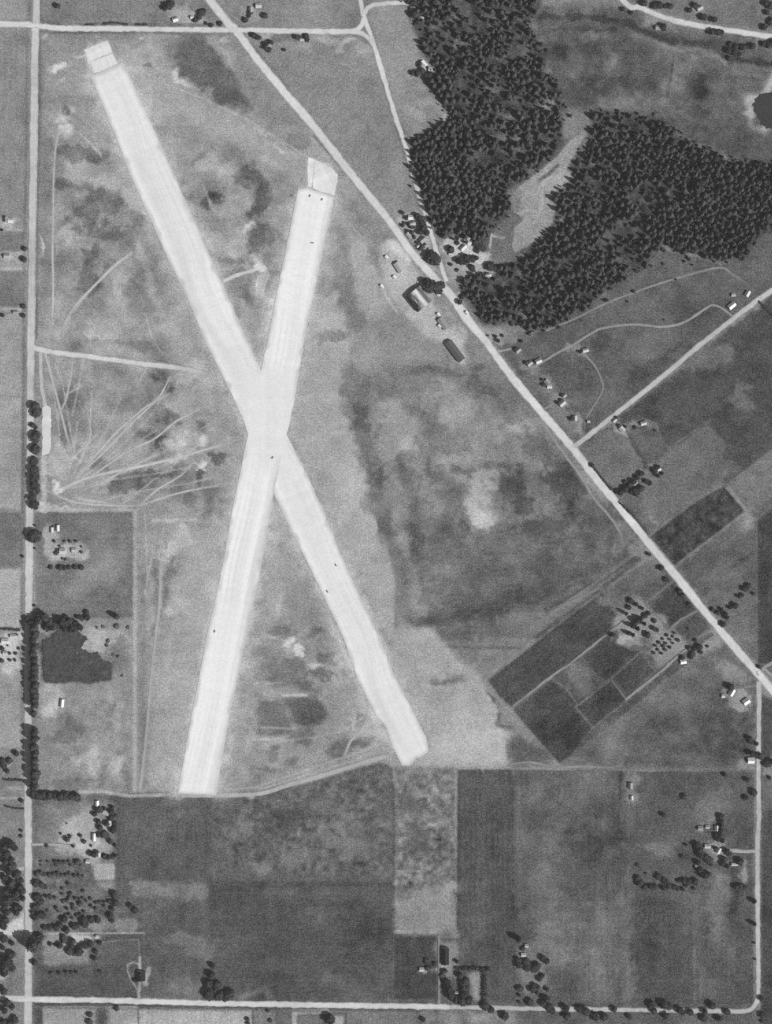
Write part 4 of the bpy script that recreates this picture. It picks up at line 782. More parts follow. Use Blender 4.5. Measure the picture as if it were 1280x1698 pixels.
clump('broad', 'woodland_tree', 6.2, 14, 'dark tree in the west edge wood below the pale yard', 'west edge wood, lower part',
      '4,1556,.9 18,1563,.7 2,1570,.8 16,1581,.9 8,1590 3,1600,1.1 12,1598,1.1 16,1604,.8 3,1612 2,1642 8,1661 16,1668,.8 4,1674 22,1690,.8 2,1693,.7 14,1696,.8')
clump('fruit', 'fruit_tree', 3.2, 4.5, 'small tree in the top rows of the old orchard', 'orchard top rows',
      '67,1428,.8 67,1434,.7 78,1428,.8 90,1428 98,1429 106,1429 113,1428 127,1429,1.4 133,1434,.8 116,1434,.8 92,1434,.7 60,1448,1.2 66,1446,1.2 72,1450 80,1450 88,1449 94,1448 101,1451 108,1450 114,1448 122,1451 130,1451 136,1452,.8')
clump('fruit', 'fruit_tree', 3.2, 4.5, 'small tree in the middle of the old orchard, western part', 'orchard middle west',
      '112,1465 102,1473 115,1482,1.4 113,1488 102,1482,.9 75,1486,1.3 82,1487 90,1488,.8 104,1494 110,1493 119,1500 110,1506 120,1506 92,1505 96,1511,.7 78,1510,.9 119,1522 108,1517 114,1516')
clump('fruit', 'fruit_tree', 3.2, 4.5, 'small tree in the middle of the old orchard, eastern part', 'orchard middle east',
      '137,1477,1.2 131,1498,1.5 149,1490 138,1511 150,1502 158,1506 126,1518 132,1516 142,1493,.8 124,1489 130,1490 136,1489 172,1502 185,1498,1.2 158,1496 165,1496 172,1495 180,1494')
clump('broad', 'roadside_tree', 5.2, 8, 'dark bushy tree hugging the road verge beside the old orchard', 'verge trees by the orchard', '58,1464 66,1466,.9 74,1470,.7 58,1488 65,1494 62,1487 56,1504,1.1 62,1516 70,1517,.9 56,1520,.9 52,1512,.7')
clump('broad', 'garden_tree', 5, 8, 'larger dark tree at the lower edge of the old orchard', 'orchard edge trees', '104,1524 98,1533 72,1538,.8 80,1538,.8 90,1537 108,1541 136,1524,1.2 138,1532,1.2 126,1534 120,1535 150,1525 160,1525,.9 187,1482 190,1496 184,1506,.9 181,1518,.9 184,1526,.9 214,1501,.9 222,1509,.9')
clump('broad', 'farmyard_tree', 4.8, 8, 'dark tree round the pale yard of the south-west farm', 'farmyard trees south-west', '82,1565,.7 90,1566,.6 97,1567,.9 118,1560,1.1 116,1567 113,1577,1.2 120,1579,1.1 128,1577,1.2 132,1569 140,1567 148,1564,1.1 164,1563,.8 157,1577,.9 155,1588,.9')
row('fruit', 'fruit_tree', 3.2, 4.5, 'the little row in the grey field below the farmyard', 'west', 'little field row', '84,1614 97,1613 109,1612,1.2 118,1612 126,1612 165,1611')
clump('broad', 'farmyard_tree', 4.4, 7, 'dark tree ringing the farmhouse at the end of the pale drive', 'farmhouse ring', '155,1349 161,1342,1.1 172,1340,.7 184,1338,.9 183,1345 190,1352,.8 182,1356,.9 161,1362 163,1371,1.1 175,1365 189,1365,.8 185,1376,1.2 189,1372 170,1383,1.1 176,1384,.9 162,1384,.8 181,1395,.9 189,1401,.9 153,1416,1.1 148,1414,.9 158,1412,.8 172,1419,.9 178,1421,.9 185,1421,.8 190,1418,.8')
clump('fruit', 'fruit_tree', 3, 4.5, 'small tree scattered about the pale farm drive', 'drive side trees', '109,1391,1.6 115,1386,1.1 100,1382,.8 132,1385,1.1 138,1395,1.1 120,1403 150,1402,.8 76,1402 34,1377 34,1386 110,1365,.6')
clump('broad', 'grove_tree', 7.5, 13, 'dark soft-edged tree in the clump above the south road', 'south road clump', '350,1600,.7 348,1616,.9 343,1630 356,1632 346,1646,1.1 358,1648 378,1646,.9 372,1652,.8')
clump('fruit', 'fruit_tree', 3.6, 5, 'small dark tree in the pale fields below the south road', 'trees below the south road', '147,1682,1.4 146,1694,1.4 192,1672,1.4 443,1676,.9 447,1692 409,1690,1.1 410,1697')
one('broad', 'broadleaf_tree', 7.5, 14, 'tall dark tree at the bottom edge beside a pale square', 544, 1688)
one('broad', 'broadleaf_tree', 6, 10, 'dark tree under the south road below the hedged court', 834, 1684)
one('broad', 'broadleaf_tree', 4, 7, 'small dark tree near the bottom edge below the square dark plot', 700, 1690)
clump('broad', 'grove_tree', 6.5, 12, 'dark tree in the dense clump west of the hedged court', 'hedged court clump', '739,1628 742,1640 744,1650,1.1 752,1656,1.1 762,1657,1.1 768,1648 769,1638 768,1628 760,1616,.8 756,1594,.6 772,1656')
clump('fruit', 'fruit_tree', 4, 5.5, 'small tree by the yard of the square dark plot', 'yard trees by the dark plot', '706,1593,1.2 707,1605 733,1610,1.1 732,1617,1.1 720,1598 737,1609 713,1604,.7')
one('spire', 'tall_tree', 6, 21, 'lone dark leaning-shadow conical tree in the south-east pasture', 854, 1555)
clump('broad', 'broadleaf_tree', 5.4, 9, 'dark tree in the loose grove north of the south road', 'loose south-east grove', '866,1573,.7 857,1591 858,1599 871,1594 873,1602 884,1604 889,1600,.8 898,1588,1.1 903,1592 884,1634 880,1640 889,1636,.8 893,1622,.8 898,1617,.6 905,1640,.8 890,1646,.6 860,1639,.8 860,1650,.6 860,1661,.5 876,1661,1.1 903,1655,1.1 900,1664 908,1669,1.1 912,1674')
row('broad', 'roadside_tree', 6, 10, 'the broken line along the eastern south road', 'west', 'line along the south road', '803,1668 812,1673,.8 936,1671 938,1683 960,1672 968,1676,1.1 985,1684 998,1685 1016,1673,.8 1042,1685,.8 1078,1664,.9 1081,1674 1098,1664 1107,1667,1.05 1102,1684,.9 1124,1674 1130,1678,.9 1142,1677,.8 1177,1665,.9 1166,1676,.9')
clump('broad', 'roadside_tree', 4.6, 8, 'dark tree near the south-east bend of the road', 'trees at the south-east bend', '1165,1688 1190,1688,1.1 1203,1677,1.1 1260,1654 1262,1682,.9 1262,1693,.6')
row('spire', 'tall_tree', 3.8, 16, 'the roadside pair shading the lower east road', 'north', 'lower east road pair', '1247,1493 1247,1530')
row('fruit', 'fruit_tree', 2.2, 4, 'the tiny pair below the east road pair', 'north', 'tiny east road pair', '1250,1563 1251,1590')
clump('broad', 'roadside_tree', 4.6, 8, 'rounded dark tree standing alone beside the upper east road', 'single trees by the east road', '1248,1313,1.1 1237,1292,.9 1235,1322,.9 1200,1284,.8 1132,1320,.9 1098,1350 1275,1289,.6')
clump('broad', 'broadleaf_tree', 4.6, 9, 'dark tree beside the white-roofed house on the east road', 'trees by the white east house', '1240,1223 1243,1229,.8 1252,1232,.8 1244,1248,1.1 1251,1251,1.1 1258,1253 1270,1266,1.1 1278,1262 1209,1138')
row('broad', 'farmyard_tree', 4.2, 8, 'the straight row north of the east road farmyard', 'north', 'farmyard row east', '1193,1353 1194,1361 1194,1369 1194,1377 1192,1385 1186,1384,.9 1188,1391,.9 1196,1393,.9')
clump('broad', 'farmyard_tree', 5, 9, 'dark tree round the east road farmyard', 'trees of the east farmyard', '1153,1400 1157,1407 1185,1406,.8 1160,1416,1.1 1166,1419,1.1 1173,1425,1.1 1178,1433,.7 1155,1429 1158,1441 1165,1449,1.2 1172,1448 1203,1410 1207,1414,.9 1199,1424,1.1 1197,1432 1204,1436,.8 1224,1427 1218,1469,.8 1226,1469,.8 1232,1470,.7 1136,1400,.5')
clump('broad', 'hedgerow_tree', 4.4, 7, 'dark tree in the dense hedge-like belt west of the east farm', 'belt west of the east farm', '1056,1434,.7 1055,1456 1059,1463,1.1 1066,1470,1.1 1076,1470 1084,1471 1090,1453 1098,1457,.9 1103,1461,.9 1098,1472 1108,1468 1115,1470 1122,1473 1130,1474,.9 1124,1460,.8 1132,1460,.9 1140,1461 1150,1461 1136,1468,.8 1149,1473,.8 1070,1448,.5 1130,1420,.7')
clump('spire', 'tall_tree', 4.6, 16, 'tall dark tree in the middle of the slanting farm', 'tall trees of the slanting farm', '1052,1028,1.1 1058,1024,1.1 1064,1032,1.1 1044,1036 1053,1040,.95 1038,1048 1046,1051,.9 1034,1015,.9')
clump('broad', 'broadleaf_tree', 3.8, 6.5, 'rounded tree about the slanting farm garden', 'garden trees of the slanting farm', '1043,995 1041,1006,1.1 1053,1001,1.1 1063,1008,.9 1068,1020 1074,1016,.9 1084,1029,.9 1082,1041 1088,1044,.9 1071,1051,1.2 1014,1052,1.3 1052,1032')
clump('fruit', 'fruit_tree', 2.7, 3.8, 'small orchard tree in the slanting grid beside the farm', 'slanting orchard', '1105,1053 1115,1055 1123,1061,1.2 1098,1059 1110,1060 1092,1065 1103,1066 1115,1066 1086,1070 1099,1071 1110,1073 1090,1077 1102,1077 1083,1082 1096,1083 1117,1049')
clump('broad', 'broadleaf_tree', 4, 7, 'dark tree by the white-roofed shed and lane', 'trees by the white-roofed shed', '1157,1072,1.1 1150,1075 1141,1074,.8 1147,1085 1144,1089,.9 1130,1090,.9 1152,1061,.7 1161,1081,.6 1172,1071,.6')
clump('broad', 'roadside_tree', 3.8, 6.5, 'dark bush on the highway verge below the crossing lane', 'highway verge bushes', '1074,918 1095,941 1102,960 1106,962,.8 1125,979 1130,985,1.1 1142,1001,.8 1257,1105,.8 1140,1042,.5')
clump('broad', 'hedgerow_tree', 4, 7, 'dark tree in the string crossing the field east of the highway', 'string of trees east of the highway', '1180,1010,.8 1188,1015 1195,1010,.9 1200,1017,1.1 1203,1023 1197,1034,.9 1209,1007 1216,1003,1.1 1219,1005,.8 1224,988 1229,986,.8 1233,976 1240,970,1.1 1248,984,.7')
clump('broad', 'grove_tree', 4.8, 9, 'dark tree in the grove on the east side of the highway', 'grove beside the highway', '1027,815 1034,809 1041,803 1048,797 1055,790 1062,784 1044,814,1.1 1052,815,1.2 1060,809,1.1 1070,797 1076,800,.9 1084,780,.9 1090,774,.8 1095,784,.8 1089,788,.8 1036,799,.6')
one('broad', 'broadleaf_tree', 3.6, 6, 'single dark bush on the verge above the highway grove', 980, 771)
clump('fruit', 'fruit_tree', 3, 4.5, 'dark bush beside the pale yard on the north-east lane', 'pale lane yard bushes', '1021,692 1025,705,1.2 1036,707,1.1 1052,708,.9 1086,714,.9 1016,696,.7')
clump('fruit', 'fruit_tree', 3.2, 5, 'dark bush by the row of roadside houses', 'roadside house bushes', '820,557 824,564,1.3 863,565 876,553,1.1 854,578,1.2 871,601,1.2 885,598,.8 900,637,1.2 898,629,.8 931,655,.9 924,667,1.1 929,663 946,694,1.2 960,583 808,556,.6 832,556,.8')
clump('fruit', 'fruit_tree', 2.6, 4, 'small bush dotted over the slope below the wood', 'slope bushes', '1005,497,1.4 1040,500 977,508 1050,483 1120,463,.8 1099,437 1134,433 1147,439 1098,413 1100,530,.8 963,531,.6')
row('broad', 'roadside_tree', 5.6, 11, 'the dark row lining the fork road by the small houses', 'north', 'fork road row', '689,356 694,361,1.05 697,369 699,377 704,384 695,384,.8')
clump('broad', 'broadleaf_tree', 9, 13, 'dark trees of the oval clump between highway and fork road', 'oval clump', '710,423 717,427')
clump('broad', 'broadleaf_tree', 8.5, 13, 'dark tree of the big clump shading the highway by the barn', 'barn clump', '704,466 711,470 718,474 724,480,.9 708,474 731,472,.5')
clump('fruit', 'fruit_tree', 3.4, 5.5, 'dark bush among the small houses at the fork', 'fork house bushes', '666,352 672,361 676,371 680,375 685,376,.9 666,373 681,385,1.1 684,392 675,382 698,408,1.1 703,404 695,412,1.1 692,402 669,369,.8')
clump('broad', 'farmyard_tree', 4.6, 8, 'dark tree in the pale yard below the wood', 'pale yard trees', '745,412,1.1 757,402,.7 762,432,1.1 770,425,1.1 774,431,1.1 768,434 756,431 782,429 788,426 781,442,.8 783,447,.7 746,438,.7 787,402,1.2 793,407,1.2 799,411 790,416,.8 757,447,.6 792,400 811,441,1.3 818,442,1.2 826,446 801,457,.8 760,500,1.1 765,492,.8')
clump('broad', 'farmyard_tree', 4.6, 8, 'dark tree in the farmyard beside the north road', 'north road farm trees', '333,20,1.1 328,28 337,17,.8 322,32,.8 341,38,.6 349,41,.7 363,38,.7 413,20,.8 412,26,.6 405,32 437,25 426,8,.6 418,57 424,60 428,62,.9 489,60 494,62,.8 506,60,.9 507,65,.7 440,72 447,69,.9 438,78,.9 444,81,.8 470,82,.6 277,8,1.2 272,12 283,5 93,8,1.1')
clump('broad', 'roadside_tree', 4.8, 8, 'dark tree above the north-east corner road', 'above the north-east road', '1085,8 1092,7,1.1 1099,9 1110,9 1065,4 1142,16 1150,8 1166,28,1.1 1163,27 1182,31,1.1 1270,20,.8 1278,35,1.2 1265,44,1.1 1275,8 1268,4')
clump('broad', 'roadside_tree', 4.8, 8, 'dark tree below the north-east corner road', 'below the north-east road', '1097,42 1031,14,.7 1045,20,.7 1178,51 1188,52 1195,53,.8 1210,72,.9 1217,75,.9 1230,77 1206,82 1215,86,1.1 1224,88 1245,76 1264,72,1.1 1273,74,1.2 1280,70,1.2 1208,96,.7 1100,48,.6')
clump('broad', 'broadleaf_tree', 4.4, 8, 'dark tree by the white house on the wood edge', 'wood edge house trees', '682,120 690,121,1.1 698,118 706,125,1.1 694,108,.8 712,122 690,24,1.1 683,18,1.1 692,36 685,5')

# ------------------------------------------------------------------ woods
WOOD_A = pts('672,-8 888,-8 890,16 868,38 882,60 902,84 905,120 925,150 938,180 930,222 922,248 888,278 844,300 842,345 812,384 798,402 770,398 757,384 735,392 724,388 712,350 698,326 688,288 682,260 684,236 692,226 716,222 720,206 750,202 744,186 734,178 724,150 712,138 720,112 704,96 700,72 702,50 684,30')
WOOD_B = pts('985,186 1040,188 1098,208 1138,232 1200,268 1290,274 1290,366 1248,396 1200,430 1170,428 1130,416 1098,406 1080,418 1068,442 1040,458 1008,478 986,500 950,514 920,538 905,546 880,545 850,535 805,530 790,516 804,508 782,496 772,484 766,466 800,458 850,438 880,424 892,404 920,382 944,354 928,346 922,322 955,302 952,280 964,262 976,240')
def scatter(poly, n, dmin, seed, dens):
    r = np.random.default_rng(seed); xs, ys = [p[0] for p in poly], [p[1] for p in poly]; out = []; grid = {}
    c = np.stack([r.uniform(min(xs), max(xs), n), r.uniform(min(ys), max(ys), n)], 1); ux, uy = ((c[:, 0] - RX0) / RS).astype(int), ((c[:, 1] - RY0) / RS).astype(int)
    ok = inside(poly, c[:, 0] + WARP[0][uy, ux], c[:, 1] + WARP[1][uy, ux])
    for (x, y), k in zip(c, ok):
        if not k or r.random() > dens(x, y): continue
        g = (int(x // 10), int(y // 10)); bad = False
        for a in (-1, 0, 1):
            for b in (-1, 0, 1):
                for q in grid.get((g[0] + a, g[1] + b), ()):
                    if (q[0] - x) ** 2 + (q[1] - y) ** 2 < dmin * dmin: bad = True; break
        if not bad: grid.setdefault(g, []).append((x, y)); out.append((float(x), float(y)))
    return out
DN = vnoise(30, 77) + .7 * vnoise(14, 78, (1.8, .8))
def dval(x, y): return DN[int((y - RY0) / RS), int((x - RX0) / RS)]
GAPS = [(850, 196, 26, 5, 12), (828, 230, 16, 5, 20), (866, 258, 16, 5, -10), (745, 290, 16, 4, 8), (905, 172, 16, 9, 0), (770, 72, 26, 6, -15), (850, 518, 40, 4, 18), (875, 505, 26, 5, 22), (1090, 320, 40, 22, 0), (1010, 400, 18, 20, 30), (935, 440, 24, 14, 0), (985, 205, 20, 10, 0), (850, 350, 8, 26, 0), (735, 345, 12, 5, 0), (757, 375, 8, 14, 0), (815, 130, 8, 9, 0), (820, 150, 10, 6, 0)]
def gap(x, y):
    for cx, cy, rx, ry, a in GAPS:
        c, s = math.cos(math.radians(a)), math.sin(math.radians(a)); u, t = (x - cx) * c + (y - cy) * s, -(x - cx) * s + (y - cy) * c
        if (u / rx) ** 2 + (t / ry) ** 2 < 1: return True
    return False
def densA(x, y):
    if gap(x, y): return .05
    b = 1.2 if (x < 745 and y > 200 and y < 320) else .26 if y > 60 else .18
    if x > 840 and y < 160: b = .24
    return min(1, max(.06, b + .12 + .4 * dval(x, y)))
def densB(x, y):
    if gap(x, y): return .08
    b = .95 if (x > 1090 and y > 240) or (y > 520) or (y < 480 and y > 340 and x < 970 and x > 880) else .36
    return min(1, max(.08, b + .12 + .4 * dval(x, y)))
wood = []
for poly, key, n, dn in ((WOOD_A, 'A', 6500, densA), (WOOD_B, 'B', 9500, densB)):
    for x, y in scatter(poly, n, 7.6, 1 if key == 'A' else 2, dn): wood.append((x, y, key, trng.uniform(4.0, 7.0) * (1 + .1 * dval(x, y)), trng.choice((.7, .85, .95, 1.05, 1.15)) * trng.uniform(.9, 1.1)))
    for x, y in scatter(poly, n, 5.2, 3 if key == 'A' else 4, lambda x, y: dn(x, y) * .8): wood.append((x, y, key, trng.uniform(2.4, 4.4), trng.uniform(.35, .7)))
def edge_scatter(poly, n, seed):
    r = random.Random(seed); out = []
    for (x1, y1), (x2, y2) in zip(poly, poly[1:] + poly[:1]):
        for _ in range(int(math.hypot(x2 - x1, y2 - y1) / 5.5)):
            t = r.random(); out.append((x1 + t * (x2 - x1) + r.gauss(0, 5), y1 + t * (y2 - y1) + r.gauss(0, 5)))
    return out
for poly, key in ((WOOD_A, 'A'), (WOOD_B, 'B')):
    for x, y in edge_scatter(poly, 0, 31): wood.append((x, y, key, trng.uniform(1.3, 3.4), trng.uniform(.2, .5)))
wood.sort(key=lambda t: -t[3] * t[4])
big, rest = wood[:290], wood[290:]
ZONES = {'near the north fork': (715, 30), 'at its northern tip beside the meadow': (860, 20), 'behind the white wood-edge house': (740, 115), 'filling the middle of the western part': (810, 130), 'beside the meadow bay': (905, 140), 'along the fork road': (712, 270),
         'south of the western middle': (790, 245), 'beside the upper clearing': (880, 240), 'above the pale yard': (770, 350), 'at the meadow tip': (1010, 210), 'along the pond meadow edge': (1110, 240), 'against the east edge': (1240, 300), 'on the east bank of the clearing': (965, 300),
         'in the centre of the eastern part': (1050, 320), 'above the hill track corner': (1130, 390), 'on the brow of the hill lane': (1210, 395), 'beside the fork above the small houses': (728, 345), 'below the clearing': (915, 420), 'over the sloping pasture': (1010, 440), 'at the highway corner': (805, 490), 'above the roadside houses': (890, 520)}
zoned = {}
for t in big: zoned.setdefault(min(ZONES, key=lambda z: (ZONES[z][0] - t[0]) ** 2 + (ZONES[z][1] - t[1]) ** 2), []).append(t)
for zn, ts in zoned.items():
    for i, (x, y, k, r, hh) in enumerate(sorted(ts)):
        lb = 'dark conifer in the wood %s' % zn
        tree('conifer', 'conifer_tree', x, y, r, 17 * hh, '%s from west, %s' % (ORD[i], lb) if len(ts) <= len(ORD) else lb, 'conifers ' + zn, seat=0.12)
VV, FF, base = [], [], 0
for x, y, k, r, hh in rest:
    gv, gf = (GEO_CON + GEO_MIX)[trng.randrange(len(GEO_CON) + len(GEO_MIX))]; a = trng.uniform(0, 6.28); c, s = math.cos(a) * r, math.sin(a) * r; h = 17 * hh
    g = np.array(gv); wx, wy = W((x + SHX * h * .12, y + SHY * h * .12))
    VV.append(np.stack([g[:, 0] * c - g[:, 1] * s + wx, g[:, 0] * s + g[:, 1] * c + wy, g[:, 2] * h], 1))
    FF.extend([tuple(i + base for i in q) for q in gf]); base += len(gv)
fm = mesh('forest', np.concatenate(VV).tolist(), FF, M_LEAF['mid'])
tag(link('forest', fm), 'dense mass of smaller conifers filling the woods', 'forest', kind='stuff')

# the dark thicket beside the tall row
TH = pts('98,1044 130,1046 136,1060 133,1078 150,1086 160,1082 168,1092 186,1105 185,1130 72,1131 72,1074 94,1048')
VV, FF, base = [], [], 0
bg_ = [broad_geo(600 + i, 40, 5, .3, .55, .34) for i in range(5)]
for x, y in scatter(TH, 9000, 2.2, 9, lambda x, y: 1):
    gv, gf = trng.choice(bg_); r = trng.uniform(2.2, 3.0); h = trng.uniform(1.2, 1.6); g = np.array(gv); wx, wy = W((x, y))
    VV.append(np.stack([g[:, 0] * r + wx, g[:, 1] * r + wy, g[:, 2] * h], 1)); FF.extend([tuple(i + base for i in q) for q in gf]); base += len(gv)
tag(link('thicket', mesh('thicket', np.concatenate(VV).tolist(), FF, M_LEAF['scrub'])), 'low dark even thicket with a scalloped edge beside the tall tree row', 'thicket', kind='stuff')

# ------------------------------------------------------------------ hedges
def hedge(label, s, wd, h, seed, mat='dark', closed=False):
    rnd = random.Random(seed); pl = smooth(pts(s), 2.0); v, f = [], []; n = len(pl); ring = []
    for i, p in enumerate(pl):
        t = pl[min(i + 1, n - 1)] - pl[max(i - 1, 0)]; t = t / (np.hypot(*t) + 1e-9); nn = np.array((-t[1], t[0]))
        k = len(v); e = rnd.uniform(.75, 1.15); hh = h * rnd.uniform(.8, 1.15)
        for o, z in ((-.5, 0), (-.48, .6), (-.25, 1), (.25, 1), (.48, .6), (.5, 0)):
            q = p + nn * o * wd * e; v.append((*W(q), z * hh))
        if i: f += [(k - 6 + j, k - 5 + j, k + 1 + j, k + j) for j in range(5)]
        for _ in range(4):
            o = rnd.uniform(-.55, .55); q = p + nn * o * wd; leaf(v, f, (*W(q), hh * rnd.uniform(.6, 1.1)), (rnd.gauss(0, .5), rnd.gauss(0, .5), 1), .7, rnd)
    tag(link('hedge', mesh('hedge', v, f, M_LEAF[mat])), label, 'hedge')
hedge('dark clipped hedge along the north side of the white farmyard', '-6,1043 10,1043 33,1045', 4, 3, 1)
hedge('dark hedge closing the top of the pale court', '756,1606 780,1606 812,1607', 7, 5, 2)
hedge('dark hedge down the east side of the pale court', '804,1612 803,1630 804,1650 803,1662', 9, 5, 3)
hedge('ragged dark hedge on the north verge, western stretch', '142,41 156,41', 3, 2.5, 4)
hedge('ragged dark hedge on the north verge, middle stretch', '172,40 190,38 212,41', 3, 2.5, 5)
hedge('ragged dark hedge on the north verge, eastern stretch', '226,41 244,41', 3, 2.5, 6)
hedge('dark garden hedge west of the southern tall row', '6,1293 20,1293 38,1294', 4, 3, 7)
hedge('thin dark hedge beside the curved verge at the highway grove', '985,776 1000,795 1014,812', 3.5, 2.5, 8)
hedge('thin dark hedge along the highway below the grove', '1026,832 1036,842 1046,852', 3.5, 2.5, 9)
hedge('short dark hedge on the east edge beyond the narrow road', '1258,500 1268,510 1284,526', 3, 2.5, 10)
hedge('dark hedge on the drive south of the western road corner', '8,1336 24,1340 40,1341', 2.5, 2, 11)

# ------------------------------------------------------------------ buildings
def box(v, f, x0, x1, y0, y1, z0, z1):
    k = len(v); v += [(x0, y0, z0), (x1, y0, z0), (x1, y1, z0), (x0, y1, z0), (x0, y0, z1), (x1, y0, z1), (x1, y1, z1), (x0, y1, z1)]
    f += [(k, k + 3, k + 2, k + 1), (k + 4, k + 5, k + 6, k + 7), (k, k + 1, k + 5, k + 4), (k + 1, k + 2, k + 6, k + 5), (k + 2, k + 3, k + 7, k + 6), (k + 3, k, k + 4, k + 7)]
def bx(name, parent, mat, *a):
    v, f = [], []; box(v, f, *a); return link(name, mesh(name, v, f, mat), parent)
def gable_house(name, label, cat, px, py, wd, ln, ang, tone, wall_h=3.0, rise=.42, chimney=True, group=None):
    t = link(name, None, None, (*W((px, py)), 0), math.radians(ang)); tag(t, label, cat, group)
    hw, hl, rh = wd / 2, ln / 2, wd / 2 * rise * 2
    v = [(-hl, -hw, 0), (hl, -hw, 0), (hl, hw, 0), (-hl, hw, 0), (-hl, -hw, wall_h), (hl, -hw, wall_h), (hl, hw, wall_h), (-hl, hw, wall_h), (-hl, 0, wall_h + rh), (hl, 0, wall_h + rh)]
    f = [(0, 1, 5, 4), (2, 3, 7, 6), (1, 2, 6, 9, 5), (3, 0, 4, 8, 7)]
    link('wall', mesh('wall', v, f, M_PLAST), t)
    ov, th = .5, .18; v, f = [], []
    for sg in (-1, 1):
        k = len(v); y1, z1 = sg * (hw + ov), wall_h - ov * rh / hw
        v += [(-hl - ov, 0, wall_h + rh + .05), (hl + ov, 0, wall_h + rh + .05), (hl + ov, y1, z1 + .05), (-hl - ov, y1, z1 + .05)]
        v += [(a, b, c + th) for a, b, c in v[k:k + 4]]
        q = [(k, k + 1, k + 2, k + 3), (k + 7, k + 6, k + 5, k + 4), (k + 2, k + 6, k + 7, k + 3), (k + 1, k + 5, k + 6, k + 2), (k, k + 3, k + 7, k + 4)]
        f += q if sg < 0 else [tuple(reversed(z)) for z in q]
    r = link('roof', mesh('roof', v, f, M_ROOF(tone)), t)
    if chimney: bx('chimney', r, M_BRICK, hl * .35, hl * .35 + .7, .3, 1.0, wall_h + rh * .5, wall_h + rh + 1.0)
    bx('door', t, M_DARK, -.5, .5, -hw - .04, -hw + .02, .05, 2.1)
    for wx in (-hl * .6, hl * .6):
        for sg in (-1, 1): bx('window', t, M_DARK, wx - .5, wx + .5, sg * hw - .03, sg * hw + .03, 1.0, 2.1)
    return t
H = lambda lb, x, y, wd, ln, a, tn, **k: gable_house('house', lb, 'house', x, y, wd, ln, a, tn, **k)
SH = lambda lb, x, y, wd, ln, a, tn, **k: gable_house('shed', lb, 'shed', x, y, wd, ln, a, tn, wall_h=2.4, chimney=False, **k)
H('pale-roofed house just above the north road at the highway crossing', 429, 10, 7, 9, 0, 205)
H('grey-roofed house just above the north road at the highway crossing', 416, 17, 7, 8, 90, 165)
H('white-roofed house in the pale yard above the north road', 291, 33, 7, 8, 20, 222)
SH('tiny white shed east of the pale yard above the north road', 319, 29, 5, 5, 0, 222)
H('dark-edged house ringed by shrubs below the north road', 445, 75, 8, 9, 0, 165)
SH('small shed beside the shrubs below the north road', 501, 66, 5, 7, 0, 175)
SH('white shed at the upper farm drive on the west edge', 18, 366, 7, 8, 0, 218)
H('grey-roofed house at the upper farm drive on the west edge', 10, 364, 7, 8, 90, 140)
H('grey-roofed house between the paired trees on the west edge', 12, 425, 8, 9, 0, 180)
SH('small shed beside the lower western drive', 26, 518, 6, 7, 0, 165)
H('bright-roofed upright house above the ringed garden', 96, 876, 5, 9, 90, 225)
SH('pale shed west of the bright house above the ringed garden', 86, 879, 5, 8, 90, 195)
H('pale-roofed farmhouse at the centre of the ringed garden', 104, 914, 9, 9, 0, 195)
SH('pale shed on the east side of the ringed garden', 123, 912, 6, 7, 0, 190)
H('white-roofed house in the western farmyard', 9, 1063, 8, 11, 0, 222)
SH('pale shed below the hedge of the western farmyard', 22, 1055, 6, 9, 0, 205)
SH('pale shed among the bushes of the western farmyard', 9, 1083, 6, 7, 0, 205)
H('narrow white-roofed house below the dark thicket', 103, 1166, 6, 12, 85, 232)
SH('white-roofed shed at the head of the farmhouse tree ring', 161, 1332, 6, 8, 90, 230)
H('long white-roofed house at the end of the pale farm drive', 156, 1388, 6, 12, 88, 215)
SH('pale shed below the long white farm house', 164, 1417, 5, 6, 90, 205)
SH('pale round-yard shed above the square garden plot', 146, 1428, 6, 6, 0, 200)
H('grey-roofed house inside the farmhouse tree ring', 181, 1365, 7, 8, 90, 175)
SH('pale oblong shed in the upper part of the tree ring', 176, 1348, 6, 10, -25, 190)
H('dark-roofed house above the pale south-west yard', 105, 1556, 8, 12, 90, 72)
SH('small bright shed east of the pale south-west yard', 162, 1552, 4, 5, 0, 205)
H('large square dark-roofed building on the loop drive', 234, 1618, 14, 15, 90, 58, rise=.3, wall_h=4)
SH('small dark shed behind the square building on the loop drive', 225, 1625, 6, 7, 0, 60)
SH('small white shed west of the dark-roofed barn yard', 699, 1607, 6, 6, 0, 205)
gable_house('barn', 'long dark-roofed barn standing by the square dark plot', 'barn', 738, 1585, 12, 27, 90, 62, wall_h=4.5, chimney=False)
SH('small pale shed inside the clump of the hedged court', 757, 1646, 4, 5, 0, 185)
SH('pale shed in the loose south-east grove', 868, 1583, 6, 7, 0, 205)
SH('small pale shed north of the loose south-east grove', 873, 1568, 5, 5, 0, 190)
H('white square-roofed house beside the east road', 1245, 1261, 9, 10, 0, 236)
H('white-roofed house near the foot of the highway', 1237, 1163, 9, 10, 35, 236)
H('pale-roofed house west of the white one near the highway foot', 1213, 1148, 8, 11, 60, 222)
SH('tiny white shed beside the pale house near the highway foot', 1199, 1154, 5, 5, 0, 212)
H('grey-roofed house on the short pale strip by the field boundary', 1045, 1303, 7, 9, 90, 155)
SH('small pale shed at the bottom of the short pale strip', 1047, 1323, 5, 6, 90, 195)
H('pale-roofed house beside the straight farmyard row', 1188, 1373, 6, 8, 90, 190)
SH('grey-white shed west of the straight farmyard row', 1161, 1373, 7, 7, 0, 165)
SH('small pale shed above the east road farmyard', 1173, 1371, 5, 6, 0, 180)
H('pale-roofed farmhouse in the east road farmyard', 1173, 1403, 6, 9, 0, 195)
H('pale-roofed house at the end of the east farm lane', 1191, 1410, 7, 9, 60, 195)
